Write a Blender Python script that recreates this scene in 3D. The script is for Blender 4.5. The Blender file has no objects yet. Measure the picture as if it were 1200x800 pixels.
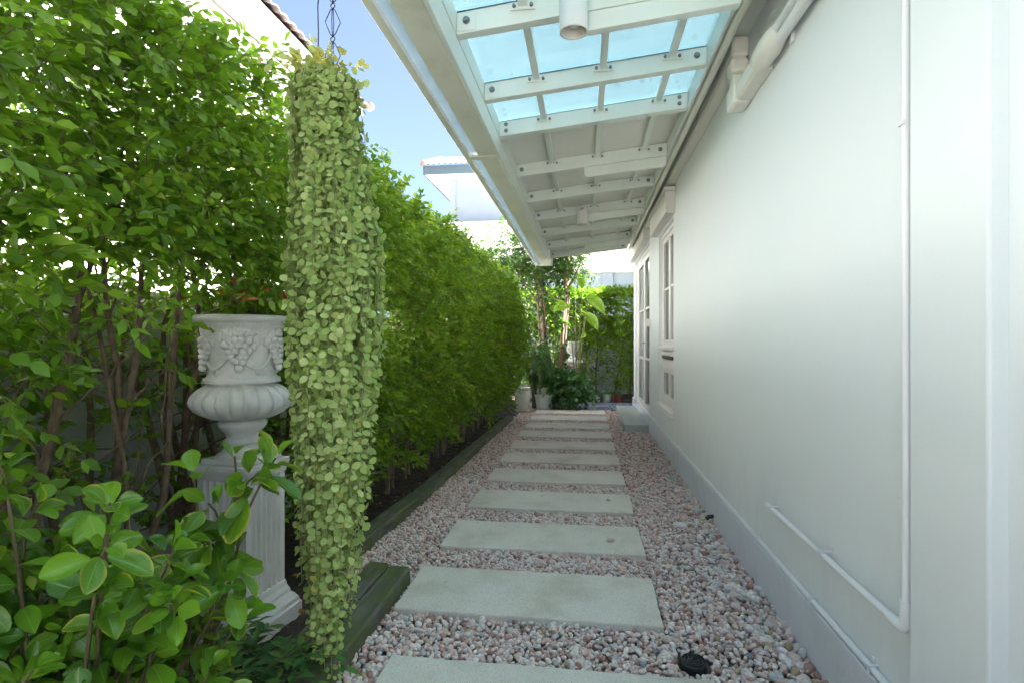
import bpy, math, random
import numpy as np
from mathutils import Vector, Matrix

random.seed(7)
RS = np.random.RandomState(11)
scene = bpy.context.scene
col = scene.collection
R = math.radians

# ------------------------------------------------------------ camera
cam_d = bpy.data.cameras.new('camera')
cam_d.sensor_width = 36.0
cam_d.lens = 19.5
cam_d.clip_start = 0.02
cam_d.clip_end = 2000
cam = bpy.data.objects.new('camera', cam_d)
col.objects.link(cam)
cam.location = (0, 0, 1.1)
cam.rotation_euler = (R(90), 0, R(7.54))
scene.camera = cam

# ------------------------------------------------------------ sky, sun, exposure
SUN_AZ = R(-9)      # direction towards the sun, measured from +X towards +Y
SUN_EL = R(54)
world = bpy.data.worlds.new('World')
scene.world = world
world.use_nodes = True
wn = world.node_tree.nodes
wl = world.node_tree.links
sky = wn.new('ShaderNodeTexSky')
sky.sky_type = 'NISHITA'
sky.sun_disc = False
sky.sun_elevation = SUN_EL
sky.sun_rotation = math.pi / 2 - SUN_AZ
sky.air_density = 0.5
sky.dust_density = 4.0
sky.ozone_density = 3.0
wn['Background'].inputs['Strength'].default_value = 0.058
wl.new(sky.outputs['Color'], wn['Background'].inputs['Color'])
sun_d = bpy.data.lights.new('sun', 'SUN')
sun_d.energy = 5.0
sun_d.angle = R(0.5)
sun_d.color = (1.0, 0.98, 0.945)
sun = bpy.data.objects.new('sun', sun_d)
col.objects.link(sun)
sdir = Vector((math.cos(SUN_EL) * math.cos(SUN_AZ), math.cos(SUN_EL) * math.sin(SUN_AZ), math.sin(SUN_EL)))
sun.rotation_euler = sdir.to_track_quat('Z', 'Y').to_euler()
sun.location = (6, -3, 9)
vs = scene.view_settings
vs.view_transform = 'Standard'
vs.look = 'None'
vs.gamma = 1.0
vs.exposure = 3.54
scene.cycles.max_bounces = 8
scene.cycles.use_adaptive_sampling = True
scene.cycles.adaptive_threshold = 0.004
scene.cycles.transparent_max_bounces = 24
scene.cycles.diffuse_bounces = 4
scene.cycles.use_denoising = True

# ------------------------------------------------------------ materials
def new_mat(name):
    m = bpy.data.materials.new(name)
    m.use_nodes = True
    nt = m.node_tree
    return m, nt.nodes, nt.links, nt.nodes['Principled BSDF']

def ramp(N, stops, mode='LINEAR'):
    r = N.new('ShaderNodeValToRGB')
    r.color_ramp.interpolation = mode
    el = r.color_ramp.elements
    while len(el) > 1:
        el.remove(el[0])
    el[0].position = stops[0][0]
    el[0].color = (*stops[0][1], 1)
    for p, c in stops[1:]:
        e = el.new(p)
        e.color = (*c, 1)
    return r

def solid(name, c, rough=0.5, var=0.06, scale=6, bump=0.0, bscale=60, metal=0.0, dirt=None, dirt_scale=2.2, dirt_lo=0.52, dirt_hi=0.75, spec=0.5):
    """painted / cast surface: base colour with soft variation, optional dirt blotches and fine bump"""
    m, N, L, P = new_mat(name)
    tc = N.new('ShaderNodeTexCoord')
    n1 = N.new('ShaderNodeTexNoise')
    n1.inputs['Scale'].default_value = scale
    n1.inputs['Detail'].default_value = 6
    L.new(tc.outputs['Object'], n1.inputs['Vector'])
    lo = tuple(max(0, v * (1 - var)) for v in c)
    hi = tuple(min(1, v * (1 + var)) for v in c)
    r = ramp(N, [(0.3, lo), (0.7, hi)])
    L.new(n1.outputs['Fac'], r.inputs['Fac'])
    out = r.outputs['Color']
    if dirt:
        n2 = N.new('ShaderNodeTexNoise')
        n2.inputs['Scale'].default_value = dirt_scale
        n2.inputs['Detail'].default_value = 9
        n2.inputs['Roughness'].default_value = 0.65
        L.new(tc.outputs['Object'], n2.inputs['Vector'])
        r2 = ramp(N, [(dirt_lo, (0, 0, 0)), (dirt_hi, (1, 1, 1))])
        L.new(n2.outputs['Fac'], r2.inputs['Fac'])
        mx = N.new('ShaderNodeMix')
        mx.data_type = 'RGBA'
        L.new(r2.outputs['Color'], mx.inputs['Factor'])
        L.new(out, mx.inputs[6])
        mx.inputs[7].default_value = (*dirt, 1)
        out = mx.outputs[2]
    L.new(out, P.inputs['Base Color'])
    P.inputs['Roughness'].default_value = rough
    P.inputs['Metallic'].default_value = metal
    P.inputs['Specular IOR Level'].default_value = spec
    if bump:
        n3 = N.new('ShaderNodeTexNoise')
        n3.inputs['Scale'].default_value = bscale
        n3.inputs['Detail'].default_value = 5
        L.new(tc.outputs['Object'], n3.inputs['Vector'])
        b = N.new('ShaderNodeBump')
        b.inputs['Strength'].default_value = bump
        b.inputs['Distance'].default_value = 0.01
        L.new(n3.outputs['Fac'], b.inputs['Height'])
        L.new(b.outputs['Normal'], P.inputs['Normal'])
    return m

def leaf_mat(name, stops, trans=(0.22, 0.42, 0.03), tfac=0.35, rough=0.42, spec=0.4):
    """foliage: every leaf has its own tone (attribute rnd), lit from both sides"""
    m, N, L, P = new_mat(name)
    at = N.new('ShaderNodeAttribute')
    at.attribute_name = 'rnd'
    r = ramp(N, stops)
    L.new(at.outputs['Fac'], r.inputs['Fac'])
    L.new(r.outputs['Color'], P.inputs['Base Color'])
    P.inputs['Roughness'].default_value = rough
    P.inputs['Specular IOR Level'].default_value = spec
    t = N.new('ShaderNodeBsdfTranslucent')
    mm = N.new('ShaderNodeMix')
    mm.data_type = 'RGBA'
    mm.blend_type = 'MIX'
    mm.inputs['Factor'].default_value = 0.6
    L.new(r.outputs['Color'], mm.inputs[6])
    mm.inputs[7].default_value = (*trans, 1)
    L.new(mm.outputs[2], t.inputs['Color'])
    mx = N.new('ShaderNodeMixShader')
    mx.inputs[0].default_value = tfac
    L.new(P.outputs[0], mx.inputs[1])
    L.new(t.outputs[0], mx.inputs[2])
    L.new(mx.outputs[0], N['Material Output'].inputs['Surface'])
    return m

M = {}
def wall_paint():
    """roller-textured emulsion: faint patches, and splash dirt thinning out above the plinth"""
    m, N, L, P = new_mat('wall_paint')
    geo = N.new('ShaderNodeNewGeometry')
    sep = N.new('ShaderNodeSeparateXYZ'); L.new(geo.outputs['Position'], sep.inputs[0])
    n1 = N.new('ShaderNodeTexNoise'); n1.inputs['Scale'].default_value = 1.1; n1.inputs['Detail'].default_value = 7
    L.new(geo.outputs['Position'], n1.inputs['Vector'])
    r1 = ramp(N, [(0.3, (0.745, 0.79, 0.80)), (0.7, (0.78, 0.815, 0.82))]); L.new(n1.outputs['Fac'], r1.inputs['Fac'])
    mp = N.new('ShaderNodeMapping'); mp.inputs['Scale'].default_value = (5, 5, 2.2); L.new(geo.outputs['Position'], mp.inputs['Vector'])
    n2 = N.new('ShaderNodeTexNoise'); n2.inputs['Scale'].default_value = 1.6; n2.inputs['Detail'].default_value = 9; n2.inputs['Roughness'].default_value = 0.7
    L.new(mp.outputs['Vector'], n2.inputs['Vector'])
    mr = N.new('ShaderNodeMapRange'); mr.inputs['From Min'].default_value = 0.75; mr.inputs['From Max'].default_value = 0.2; L.new(sep.outputs['Z'], mr.inputs['Value'])
    r2 = ramp(N, [(0.42, (0, 0, 0)), (0.75, (1, 1, 1))]); L.new(n2.outputs['Fac'], r2.inputs['Fac'])
    ad = N.new('ShaderNodeMath'); ad.operation = 'MULTIPLY_ADD'; ad.inputs[1].default_value = 0.38; ad.inputs[2].default_value = 0.0; L.new(mr.outputs[0], ad.inputs[0])
    mu = N.new('ShaderNodeMath'); mu.operation = 'MULTIPLY'; L.new(ad.outputs[0], mu.inputs[0]); L.new(r2.outputs['Color'], mu.inputs[1])
    mx = N.new('ShaderNodeMix'); mx.data_type = 'RGBA'; L.new(mu.outputs[0], mx.inputs['Factor']); L.new(r1.outputs['Color'], mx.inputs[6]); mx.inputs[7].default_value = (0.58, 0.59, 0.57, 1)
    L.new(mx.outputs[2], P.inputs['Base Color']); P.inputs['Roughness'].default_value = 0.5
    n3 = N.new('ShaderNodeTexNoise'); n3.inputs['Scale'].default_value = 140; n3.inputs['Detail'].default_value = 4; L.new(geo.outputs['Position'], n3.inputs['Vector'])
    n4 = N.new('ShaderNodeTexNoise'); n4.inputs['Scale'].default_value = 4; L.new(geo.outputs['Position'], n4.inputs['Vector'])
    sm = N.new('ShaderNodeMath'); sm.operation = 'MULTIPLY_ADD'; sm.inputs[1].default_value = 0.25; L.new(n3.outputs['Fac'], sm.inputs[0]); L.new(n4.outputs['Fac'], sm.inputs[2])
    bp = N.new('ShaderNodeBump'); bp.inputs['Strength'].default_value = 0.25; bp.inputs['Distance'].default_value = 0.004; L.new(sm.outputs[0], bp.inputs['Height']); L.new(bp.outputs['Normal'], P.inputs['Normal'])
    return m
M['wall'] = wall_paint()
M['plinth'] = solid('plinth_paint', (0.69, 0.71, 0.76), 0.6, 0.03, 3, 0.15, 80, dirt=(0.50, 0.50, 0.52), dirt_scale=3, dirt_lo=0.5, dirt_hi=0.85)
M['frame'] = solid('window_frame_paint', (0.82, 0.80, 0.78), 0.35, 0.015, 4)
M['hood'] = solid('hood_plaster', (0.78, 0.76, 0.72), 0.55, 0.03, 5, 0.1, 80)
M['pvc'] = solid('white_plastic_pipe', (0.80, 0.80, 0.81), 0.35, 0.02, 9)
M['ivory'] = solid('ivory_plastic', (0.83, 0.80, 0.71), 0.4, 0.03, 6)
M['steel'] = solid('canopy_steel_paint', (0.78, 0.82, 0.75), 0.38, 0.03, 5, 0.05, 40)
M['gutter'] = solid('gutter_board_paint', (0.79, 0.77, 0.69), 0.5, 0.04, 3, 0.06, 40, dirt=(0.66, 0.63, 0.55), dirt_scale=4)
M['gutterw'] = solid('gutter_white_metal', (0.82, 0.84, 0.86), 0.25, 0.02, 4)
M['sheet'] = solid('roof_sheet', (0.80, 0.79, 0.73), 0.45, 0.03, 3)
M['bolt'] = solid('galvanised_bolt', (0.22, 0.25, 0.24), 0.45, 0.1, 60, metal=0.6)
M['seal'] = solid('black_rubber_seal', (0.02, 0.03, 0.04), 0.6, 0.05, 6)
M['black'] = solid('black_iron', (0.018, 0.018, 0.024), 0.5, 0.15, 40)
M['blackpl'] = solid('black_plastic', (0.02, 0.021, 0.022), 0.45, 0.15, 30, 0.2, 60)
M['stone'] = solid('cast_stone', (0.64, 0.64, 0.60), 0.75, 0.1, 14, 0.35, 120, dirt=(0.42, 0.39, 0.33), dirt_scale=6, dirt_lo=0.52, dirt_hi=0.8)
M['pedestal'] = solid('weathered_marble', (0.62, 0.60, 0.57), 0.7, 0.07, 10, 0.3, 110, dirt=(0.40, 0.30, 0.22), dirt_scale=4.5, dirt_lo=0.56, dirt_hi=0.85)
M['boundary'] = solid('boundary_wall_paint', (0.42, 0.45, 0.47), 0.8, 0.06, 4, 0.2, 60, dirt=(0.33, 0.35, 0.37), dirt_scale=2)
M['coping'] = solid('coping_plaster', (0.72, 0.70, 0.65), 0.7, 0.06, 6, 0.2, 60)
M['nwall'] = solid('neighbour_wall_paint', (0.84, 0.83, 0.80), 0.7, 0.02, 2)
M['nblue'] = solid('neighbour_blue_paint', (0.25, 0.30, 0.33), 0.7, 0.03, 2)
M['nfascia'] = solid('blue_grey_fascia_paint', (0.075, 0.115, 0.14), 0.6, 0.04, 3)
M['soffit'] = solid('soffit_board', (0.66, 0.60, 0.52), 0.7, 0.04, 3)
M['tile'] = solid('roof_tile_clay', (0.26, 0.19, 0.165), 0.75, 0.25, 5, 0.3, 60, dirt=(0.14, 0.12, 0.11), dirt_scale=3)
M['white_pot'] = solid('glazed_white_pot', (0.70, 0.68, 0.62), 0.45, 0.06, 12, 0.1, 40, dirt=(0.45, 0.40, 0.32), dirt_scale=9, dirt_lo=0.58, dirt_hi=0.85)
M['plastic_pot'] = solid('white_plastic_pot', (0.66, 0.68, 0.66), 0.5, 0.04, 10, dirt=(0.45, 0.42, 0.36), dirt_scale=9, dirt_lo=0.6, dirt_hi=0.85)
M['red_pot'] = solid('red_plastic_pot', (0.33, 0.05, 0.035), 0.5, 0.1, 10)
M['terracotta'] = solid('terracotta', (0.38, 0.20, 0.13), 0.8, 0.12, 14, 0.2, 60)
M['latch'] = solid('dark_latch_paint', (0.09, 0.065, 0.055), 0.5, 0.1, 20)
M['brownstem'] = solid('young_brown_stem', (0.13, 0.10, 0.05), 0.7, 0.2, 20)
M['bark'] = solid('brown_bark', (0.17, 0.115, 0.075), 0.85, 0.35, 30, 0.6, 70)
M['bark2'] = solid('pale_bark', (0.23, 0.175, 0.12), 0.85, 0.35, 22, 0.6, 50, dirt=(0.16, 0.09, 0.05), dirt_scale=8)
M['greenstem'] = solid('green_stem', (0.16, 0.17, 0.05), 0.6, 0.2, 20)
M['palestem'] = solid('pale_green_stem', (0.30, 0.34, 0.12), 0.55, 0.2, 20)
M['soil'] = solid('dark_soil', (0.045, 0.03, 0.021), 0.95, 0.5, 30, 0.9, 50)
M['ground'] = solid('bare_ground', (0.30, 0.27, 0.23), 0.95, 0.2, 3, 0.4, 30)
M['paving'] = solid('pale_bounce_paving', (0.52, 0.52, 0.50), 0.9, 0.1, 3, 0.2, 40)
M['frontbounce'] = solid('grey_bounce_paving', (0.40, 0.40, 0.385), 0.9, 0.1, 3, 0.2, 40)
M['bedding'] = solid('gravel_bedding', (0.16, 0.12, 0.10), 0.95, 0.4, 60, 0.5, 90)
M['stepstone'] = solid('door_step_concrete', (0.50, 0.53, 0.48), 0.4, 0.06, 5, 0.1, 90)

# concrete slab: washed grit surface, blotches, darker grown-over rim of its own
def concrete():
    m, N, L, P = new_mat('washed_concrete')
    tc = N.new('ShaderNodeTexCoord')
    geo = N.new('ShaderNodeNewGeometry')
    big = N.new('ShaderNodeTexNoise'); big.inputs['Scale'].default_value = 3.5; big.inputs['Detail'].default_value = 8; big.inputs['Roughness'].default_value = 0.62
    fine = N.new('ShaderNodeTexNoise'); fine.inputs['Scale'].default_value = 260; fine.inputs['Detail'].default_value = 3
    L.new(geo.outputs['Position'], big.inputs['Vector'])
    L.new(geo.outputs['Position'], fine.inputs['Vector'])
    r1 = ramp(N, [(0.28, (0.56, 0.495, 0.40)), (0.5, (0.71, 0.65, 0.56)), (0.74, (0.77, 0.72, 0.645))])
    L.new(big.outputs['Fac'], r1.inputs['Fac'])
    r2 = ramp(N, [(0.28, (0.62, 0.60, 0.58)), (0.48, (1, 1, 1)), (0.75, (1.12, 1.12, 1.1))])
    L.new(fine.outputs['Fac'], r2.inputs['Fac'])
    mx = N.new('ShaderNodeMix'); mx.data_type = 'RGBA'; mx.blend_type = 'MULTIPLY'; mx.inputs['Factor'].default_value = 0.9
    L.new(r1.outputs['Color'], mx.inputs[6]); L.new(r2.outputs['Color'], mx.inputs[7])
    L.new(mx.outputs[2], P.inputs['Base Color'])
    P.inputs['Roughness'].default_value = 0.82
    b = N.new('ShaderNodeBump'); b.inputs['Strength'].default_value = 0.35; b.inputs['Distance'].default_value = 0.004
    L.new(fine.outputs['Fac'], b.inputs['Height']); L.new(b.outputs['Normal'], P.inputs['Normal'])
    return m
M['slab'] = concrete()

def sleeper_mat():
    m, N, L, P = new_mat('mossy_sleeper')
    geo = N.new('ShaderNodeNewGeometry')
    mp = N.new('ShaderNodeMapping'); mp.inputs['Scale'].default_value = (30, 3, 30)
    L.new(geo.outputs['Position'], mp.inputs['Vector'])
    g = N.new('ShaderNodeTexNoise'); g.inputs['Scale'].default_value = 1.5; g.inputs['Detail'].default_value = 6
    L.new(mp.outputs['Vector'], g.inputs['Vector'])
    r = ramp(N, [(0.3, (0.06, 0.06, 0.045)), (0.7, (0.17, 0.17, 0.13))])
    L.new(g.outputs['Fac'], r.inputs['Fac'])
    n = N.new('ShaderNodeTexNoise'); n.inputs['Scale'].default_value = 9; n.inputs['Detail'].default_value = 8
    L.new(geo.outputs['Position'], n.inputs['Vector'])
    r2 = ramp(N, [(0.42, (0, 0, 0)), (0.62, (1, 1, 1))])
    L.new(n.outputs['Fac'], r2.inputs['Fac'])
    mx = N.new('ShaderNodeMix'); mx.data_type = 'RGBA'
    L.new(r2.outputs['Color'], mx.inputs['Factor']); L.new(r.outputs['Color'], mx.inputs[6])
    mx.inputs[7].default_value = (0.085, 0.11, 0.03, 1)
    L.new(mx.outputs[2], P.inputs['Base Color'])
    P.inputs['Roughness'].default_value = 0.85
    b = N.new('ShaderNodeBump'); b.inputs['Strength'].default_value = 0.6; b.inputs['Distance'].default_value = 0.008
    L.new(g.outputs['Fac'], b.inputs['Height']); L.new(b.outputs['Normal'], P.inputs['Normal'])
    return m
M['sleeper'] = sleeper_mat()

def pebble_mat():
    m, N, L, P = new_mat('river_pebbles')
    at = N.new('ShaderNodeAttribute'); at.attribute_name = 'rnd'
    r = ramp(N, [(0.0, (0.70, 0.56, 0.51)), (0.19, (0.63, 0.45, 0.39)), (0.32, (0.75, 0.66, 0.61)), (0.46, (0.52, 0.33, 0.27)),
                 (0.56, (0.67, 0.60, 0.52)), (0.66, (0.38, 0.22, 0.18)), (0.72, (0.62, 0.48, 0.44)), (0.83, (0.52, 0.52, 0.50)), (0.885, (0.74, 0.67, 0.63)), (0.965, (0.26, 0.29, 0.31)), (0.98, (0.44, 0.34, 0.20))], 'CONSTANT')
    L.new(at.outputs['Fac'], r.inputs['Fac'])
    geo = N.new('ShaderNodeNewGeometry')
    n = N.new('ShaderNodeTexNoise'); n.inputs['Scale'].default_value = 90; n.inputs['Detail'].default_value = 5
    L.new(geo.outputs['Position'], n.inputs['Vector'])
    r2 = ramp(N, [(0.3, (0.85, 0.80, 0.78)), (0.7, (1.28, 1.26, 1.25))])
    L.new(n.outputs['Fac'], r2.inputs['Fac'])
    mx = N.new('ShaderNodeMix'); mx.data_type = 'RGBA'; mx.blend_type = 'MULTIPLY'; mx.inputs['Factor'].default_value = 0.8
    L.new(r.outputs['Color'], mx.inputs[6]); L.new(r2.outputs['Color'], mx.inputs[7])
    L.new(mx.outputs[2], P.inputs['Base Color'])
    P.inputs['Roughness'].default_value = 0.55
    P.inputs['Specular IOR Level'].default_value = 0.35
    return m
M['pebble'] = pebble_mat()

def glass_mat(name, tint, gloss=0.1, dust=0.0):
    m, N, L, P = new_mat(name)
    N.remove(P)
    t = N.new('ShaderNodeBsdfTransparent'); t.inputs['Color'].default_value = (*tint, 1)
    g = N.new('ShaderNodeBsdfGlossy'); g.inputs['Roughness'].default_value = 0.03
    fr = N.new('ShaderNodeFresnel'); fr.inputs['IOR'].default_value = 1.5
    mx = N.new('ShaderNodeMixShader')
    L.new(fr.outputs[0], mx.inputs[0]); L.new(t.outputs[0], mx.inputs[1]); L.new(g.outputs[0], mx.inputs[2])
    out = mx
    if dust:
        d = N.new('ShaderNodeBsdfTranslucent'); d.inputs['Color'].default_value = (0.74, 0.90, 0.92, 1)
        no = N.new('ShaderNodeTexNoise'); no.inputs['Scale'].default_value = 7; no.inputs['Detail'].default_value = 8
        tc = N.new('ShaderNodeNewGeometry'); L.new(tc.outputs['Position'], no.inputs['Vector'])
        r = ramp(N, [(0.3, (dust * 0.92,) * 3), (0.8, (dust * 1.1,) * 3)])
        L.new(no.outputs['Fac'], r.inputs['Fac'])
        m2 = N.new('ShaderNodeMixShader')
        L.new(r.outputs['Color'], m2.inputs[0]); L.new(mx.outputs[0], m2.inputs[1]); L.new(d.outputs[0], m2.inputs[2])
        out = m2
    L.new(out.outputs[0], N['Material Output'].inputs['Surface'])
    return m
M['canopy_glass'] = glass_mat('tinted_canopy_glass', (0.66, 0.91, 0.94), dust=0.22)

M['clear_sheet'] = glass_mat('clear_gutter_sheet', (0.9, 0.95, 0.97), dust=0.35)

m, N, L, P = new_mat('dark_window_glass')
P.inputs['Base Color'].default_value = (0.035, 0.055, 0.05, 1)
P.inputs['Roughness'].default_value = 0.02
P.inputs['Specular IOR Level'].default_value = 0.8
M['pane'] = m

G = lambda *a: a
M['leaf_hedge'] = leaf_mat('hedge_leaves', [(0, (0.055, 0.125, 0.008)), (0.38, (0.135, 0.25, 0.012)), (0.72, (0.25, 0.38, 0.016)), (0.95, (0.40, 0.48, 0.025)), (1, (0.32, 0.20, 0.03))], (0.20, 0.42, 0.02), 0.38)
M['leaf_shrub'] = leaf_mat('shrub_leaves', [(0, (0.055, 0.135, 0.010)), (0.5, (0.125, 0.26, 0.014)), (0.85, (0.22, 0.37, 0.018)), (1, (0.34, 0.43, 0.025))], (0.24, 0.46, 0.02), 0.40)
M['leaf_coin'] = leaf_mat('coin_leaves', [(0, (0.25, 0.37, 0.09)), (0.5, (0.45, 0.565, 0.175)), (0.85, (0.62, 0.71, 0.29)), (1, (0.68, 0.62, 0.14))], (0.38, 0.50, 0.10), 0.28, 0.45)
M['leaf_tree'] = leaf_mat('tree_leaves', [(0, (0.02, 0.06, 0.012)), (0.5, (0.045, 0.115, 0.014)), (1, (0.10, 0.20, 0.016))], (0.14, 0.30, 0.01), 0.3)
M['leaf_dark'] = leaf_mat('dark_glossy_leaves', [(0, (0.03, 0.10, 0.028)), (0.6, (0.065, 0.18, 0.04)), (1, (0.15, 0.29, 0.04))], (0.10, 0.28, 0.03), 0.25, 0.3, 0.5)
M['leaf_lime'] = leaf_mat('broad_lime_leaf', [(0, (0.12, 0.28, 0.03)), (1, (0.28, 0.46, 0.03))], (0.35, 0.60, 0.03), 0.42, 0.35)
M['leaf_litter'] = leaf_mat('fallen_leaves', [(0, (0.16, 0.09, 0.03)), (0.5, (0.30, 0.17, 0.05)), (1, (0.38, 0.28, 0.06))], (0.3, 0.2, 0.05), 0.15, 0.8, 0.2)
M['flower'] = leaf_mat('red_bracts', [(0, (0.55, 0.03, 0.03)), (0.6, (0.62, 0.08, 0.05)), (1, (0.65, 0.25, 0.06))], (0.6, 0.1, 0.05), 0.3, 0.5)

def bigleaf_mat(name, dark, light, edge_lo):
    """large glossy leaf: pale midrib and side veins, and a yellowed margin on some leaves"""
    m, N, L, P = new_mat(name)
    def attr(n):
        a = N.new('ShaderNodeAttribute'); a.attribute_name = n; return a.outputs['Fac']
    rnd, lu, lv = attr('rnd'), attr('lu'), attr('lv')
    def mth(op, a, b=None, c=None):
        x = N.new('ShaderNodeMath'); x.operation = op
        for i, v in enumerate((a, b, c)):
            if v is None: continue
            if isinstance(v, (int, float)): x.inputs[i].default_value = v
            else: L.new(v, x.inputs[i])
        return x.outputs[0]
    base = ramp(N, [(0, dark), (1, light)]); L.new(rnd, base.inputs['Fac'])
    au = mth('ABSOLUTE', lu)
    mid = mth('LESS_THAN', au, 0.055)
    vein = mth('LESS_THAN', mth('ABSOLUTE', mth('SUBTRACT', mth('FRACT', mth('MULTIPLY', mth('SUBTRACT', lv, mth('MULTIPLY', au, 0.16)), 9.0)), 0.5)), 0.07)
    vein = mth('MULTIPLY', vein, 0.35)
    lines = mth('MULTIPLY', mth('MAXIMUM', mid, vein), 0.75)
    m1 = N.new('ShaderNodeMix'); m1.data_type = 'RGBA'
    L.new(lines, m1.inputs['Factor']); L.new(base.outputs['Color'], m1.inputs[6]); m1.inputs[7].default_value = (0.26, 0.40, 0.08, 1)
    geo = N.new('ShaderNodeNewGeometry')
    no = N.new('ShaderNodeTexNoise'); no.inputs['Scale'].default_value = 55; L.new(geo.outputs['Position'], no.inputs['Vector'])
    e = mth('ADD', au, mth('MULTIPLY', mth('SUBTRACT', no.outputs['Fac'], 0.5), 0.5))
    e = mth('ADD', e, mth('MULTIPLY', mth('POWER', lv, 6.0), 0.5))
    mr = N.new('ShaderNodeMapRange'); mr.inputs['From Min'].default_value = 0.78; mr.inputs['From Max'].default_value = 1.0
    L.new(e, mr.inputs['Value'])
    old = N.new('ShaderNodeMapRange'); old.inputs['From Min'].default_value = edge_lo; old.inputs['From Max'].default_value = edge_lo + 0.12
    L.new(mth('FRACT', mth('MULTIPLY', rnd, 7.31)), old.inputs['Value'])
    fac = mth('MULTIPLY', mr.outputs[0], old.outputs[0])
    m2 = N.new('ShaderNodeMix'); m2.data_type = 'RGBA'
    L.new(fac, m2.inputs['Factor']); L.new(m1.outputs[2], m2.inputs[6]); m2.inputs[7].default_value = (0.50, 0.46, 0.04, 1)
    L.new(m2.outputs[2], P.inputs['Base Color'])
    P.inputs['Roughness'].default_value = 0.28
    P.inputs['Specular IOR Level'].default_value = 0.55
    b = N.new('ShaderNodeBump'); b.inputs['Strength'].default_value = 0.35; b.inputs['Distance'].default_value = 0.002
    L.new(mth('SUBTRACT', 1.0, lines), b.inputs['Height']); L.new(b.outputs['Normal'], P.inputs['Normal'])
    t = N.new('ShaderNodeBsdfTranslucent')
    tm = N.new('ShaderNodeMix'); tm.data_type = 'RGBA'; tm.inputs['Factor'].default_value = 0.5
    L.new(m2.outputs[2], tm.inputs[6]); tm.inputs[7].default_value = (0.25, 0.48, 0.02, 1)
    L.new(tm.outputs[2], t.inputs['Color'])
    mx = N.new('ShaderNodeMixShader'); mx.inputs[0].default_value = 0.33
    L.new(P.outputs[0], mx.inputs[1]); L.new(t.outputs[0], mx.inputs[2])
    L.new(mx.outputs[0], N['Material Output'].inputs['Surface'])
    return m
M['leaf_big'] = bigleaf_mat('big_leaves_green', (0.045, 0.150, 0.012), (0.18, 0.37, 0.02), 0.82)
M['leaf_big_yellow'] = bigleaf_mat('big_leaves_yellow_edged', (0.05, 0.15, 0.012), (0.18, 0.36, 0.02), 0.58)

# ------------------------------------------------------------ mesh helpers
def tag(o, label=None, cat=None, group=None, kind=None):
    if label: o['label'] = label
    if cat: o['category'] = cat
    if group: o['group'] = group
    if kind: o['kind'] = kind
    return o

def thing(name, loc, label, cat, group=None):
    o = bpy.data.objects.new(name, None)
    o.empty_display_size = 0.1
    o.location = loc
    col.objects.link(o)
    return tag(o, label, cat, group)

def wloc(o):
    v = Vector(o.location)
    p = o.parent
    while p:
        v = v + Vector(p.location)
        p = p.parent
    return v

def link_mesh(name, me, mat, parent=None, world=True):
    o = bpy.data.objects.new(name, me)
    col.objects.link(o)
    if mat is not None:
        me.materials.append(mat)
    if parent:
        o.parent = parent
        if world:
            o.location = -wloc(parent)
    return o

def np_mesh(name, V, F, mat, parent=None, attrs=None, smooth=False, world=True):
    """V (n,3); F list of (k, array (m,k))"""
    me = bpy.data.meshes.new(name)
    V = np.asarray(V, dtype=np.float32)
    me.vertices.add(len(V))
    me.vertices.foreach_set('co', V.ravel())
    loops = np.concatenate([f.ravel() for f in F]).astype(np.int32)
    tot = np.concatenate([np.full(len(f), f.shape[1]) for f in F]).astype(np.int32)
    start = np.concatenate([[0], np.cumsum(tot)[:-1]]).astype(np.int32)
    me.loops.add(len(loops))
    me.loops.foreach_set('vertex_index', loops)
    me.polygons.add(len(tot))
    me.polygons.foreach_set('loop_start', start)
    me.polygons.foreach_set('loop_total', tot)
    if smooth:
        me.polygons.foreach_set('use_smooth', np.ones(len(tot), dtype=bool))
    for k, a in (attrs or {}).items():
        at = me.attributes.new(k, 'FLOAT', 'POINT')
        at.data.foreach_set('value', np.asarray(a, dtype=np.float32))
    me.update(calc_edges=True)
    return link_mesh(name, me, mat, parent, world)

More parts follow.
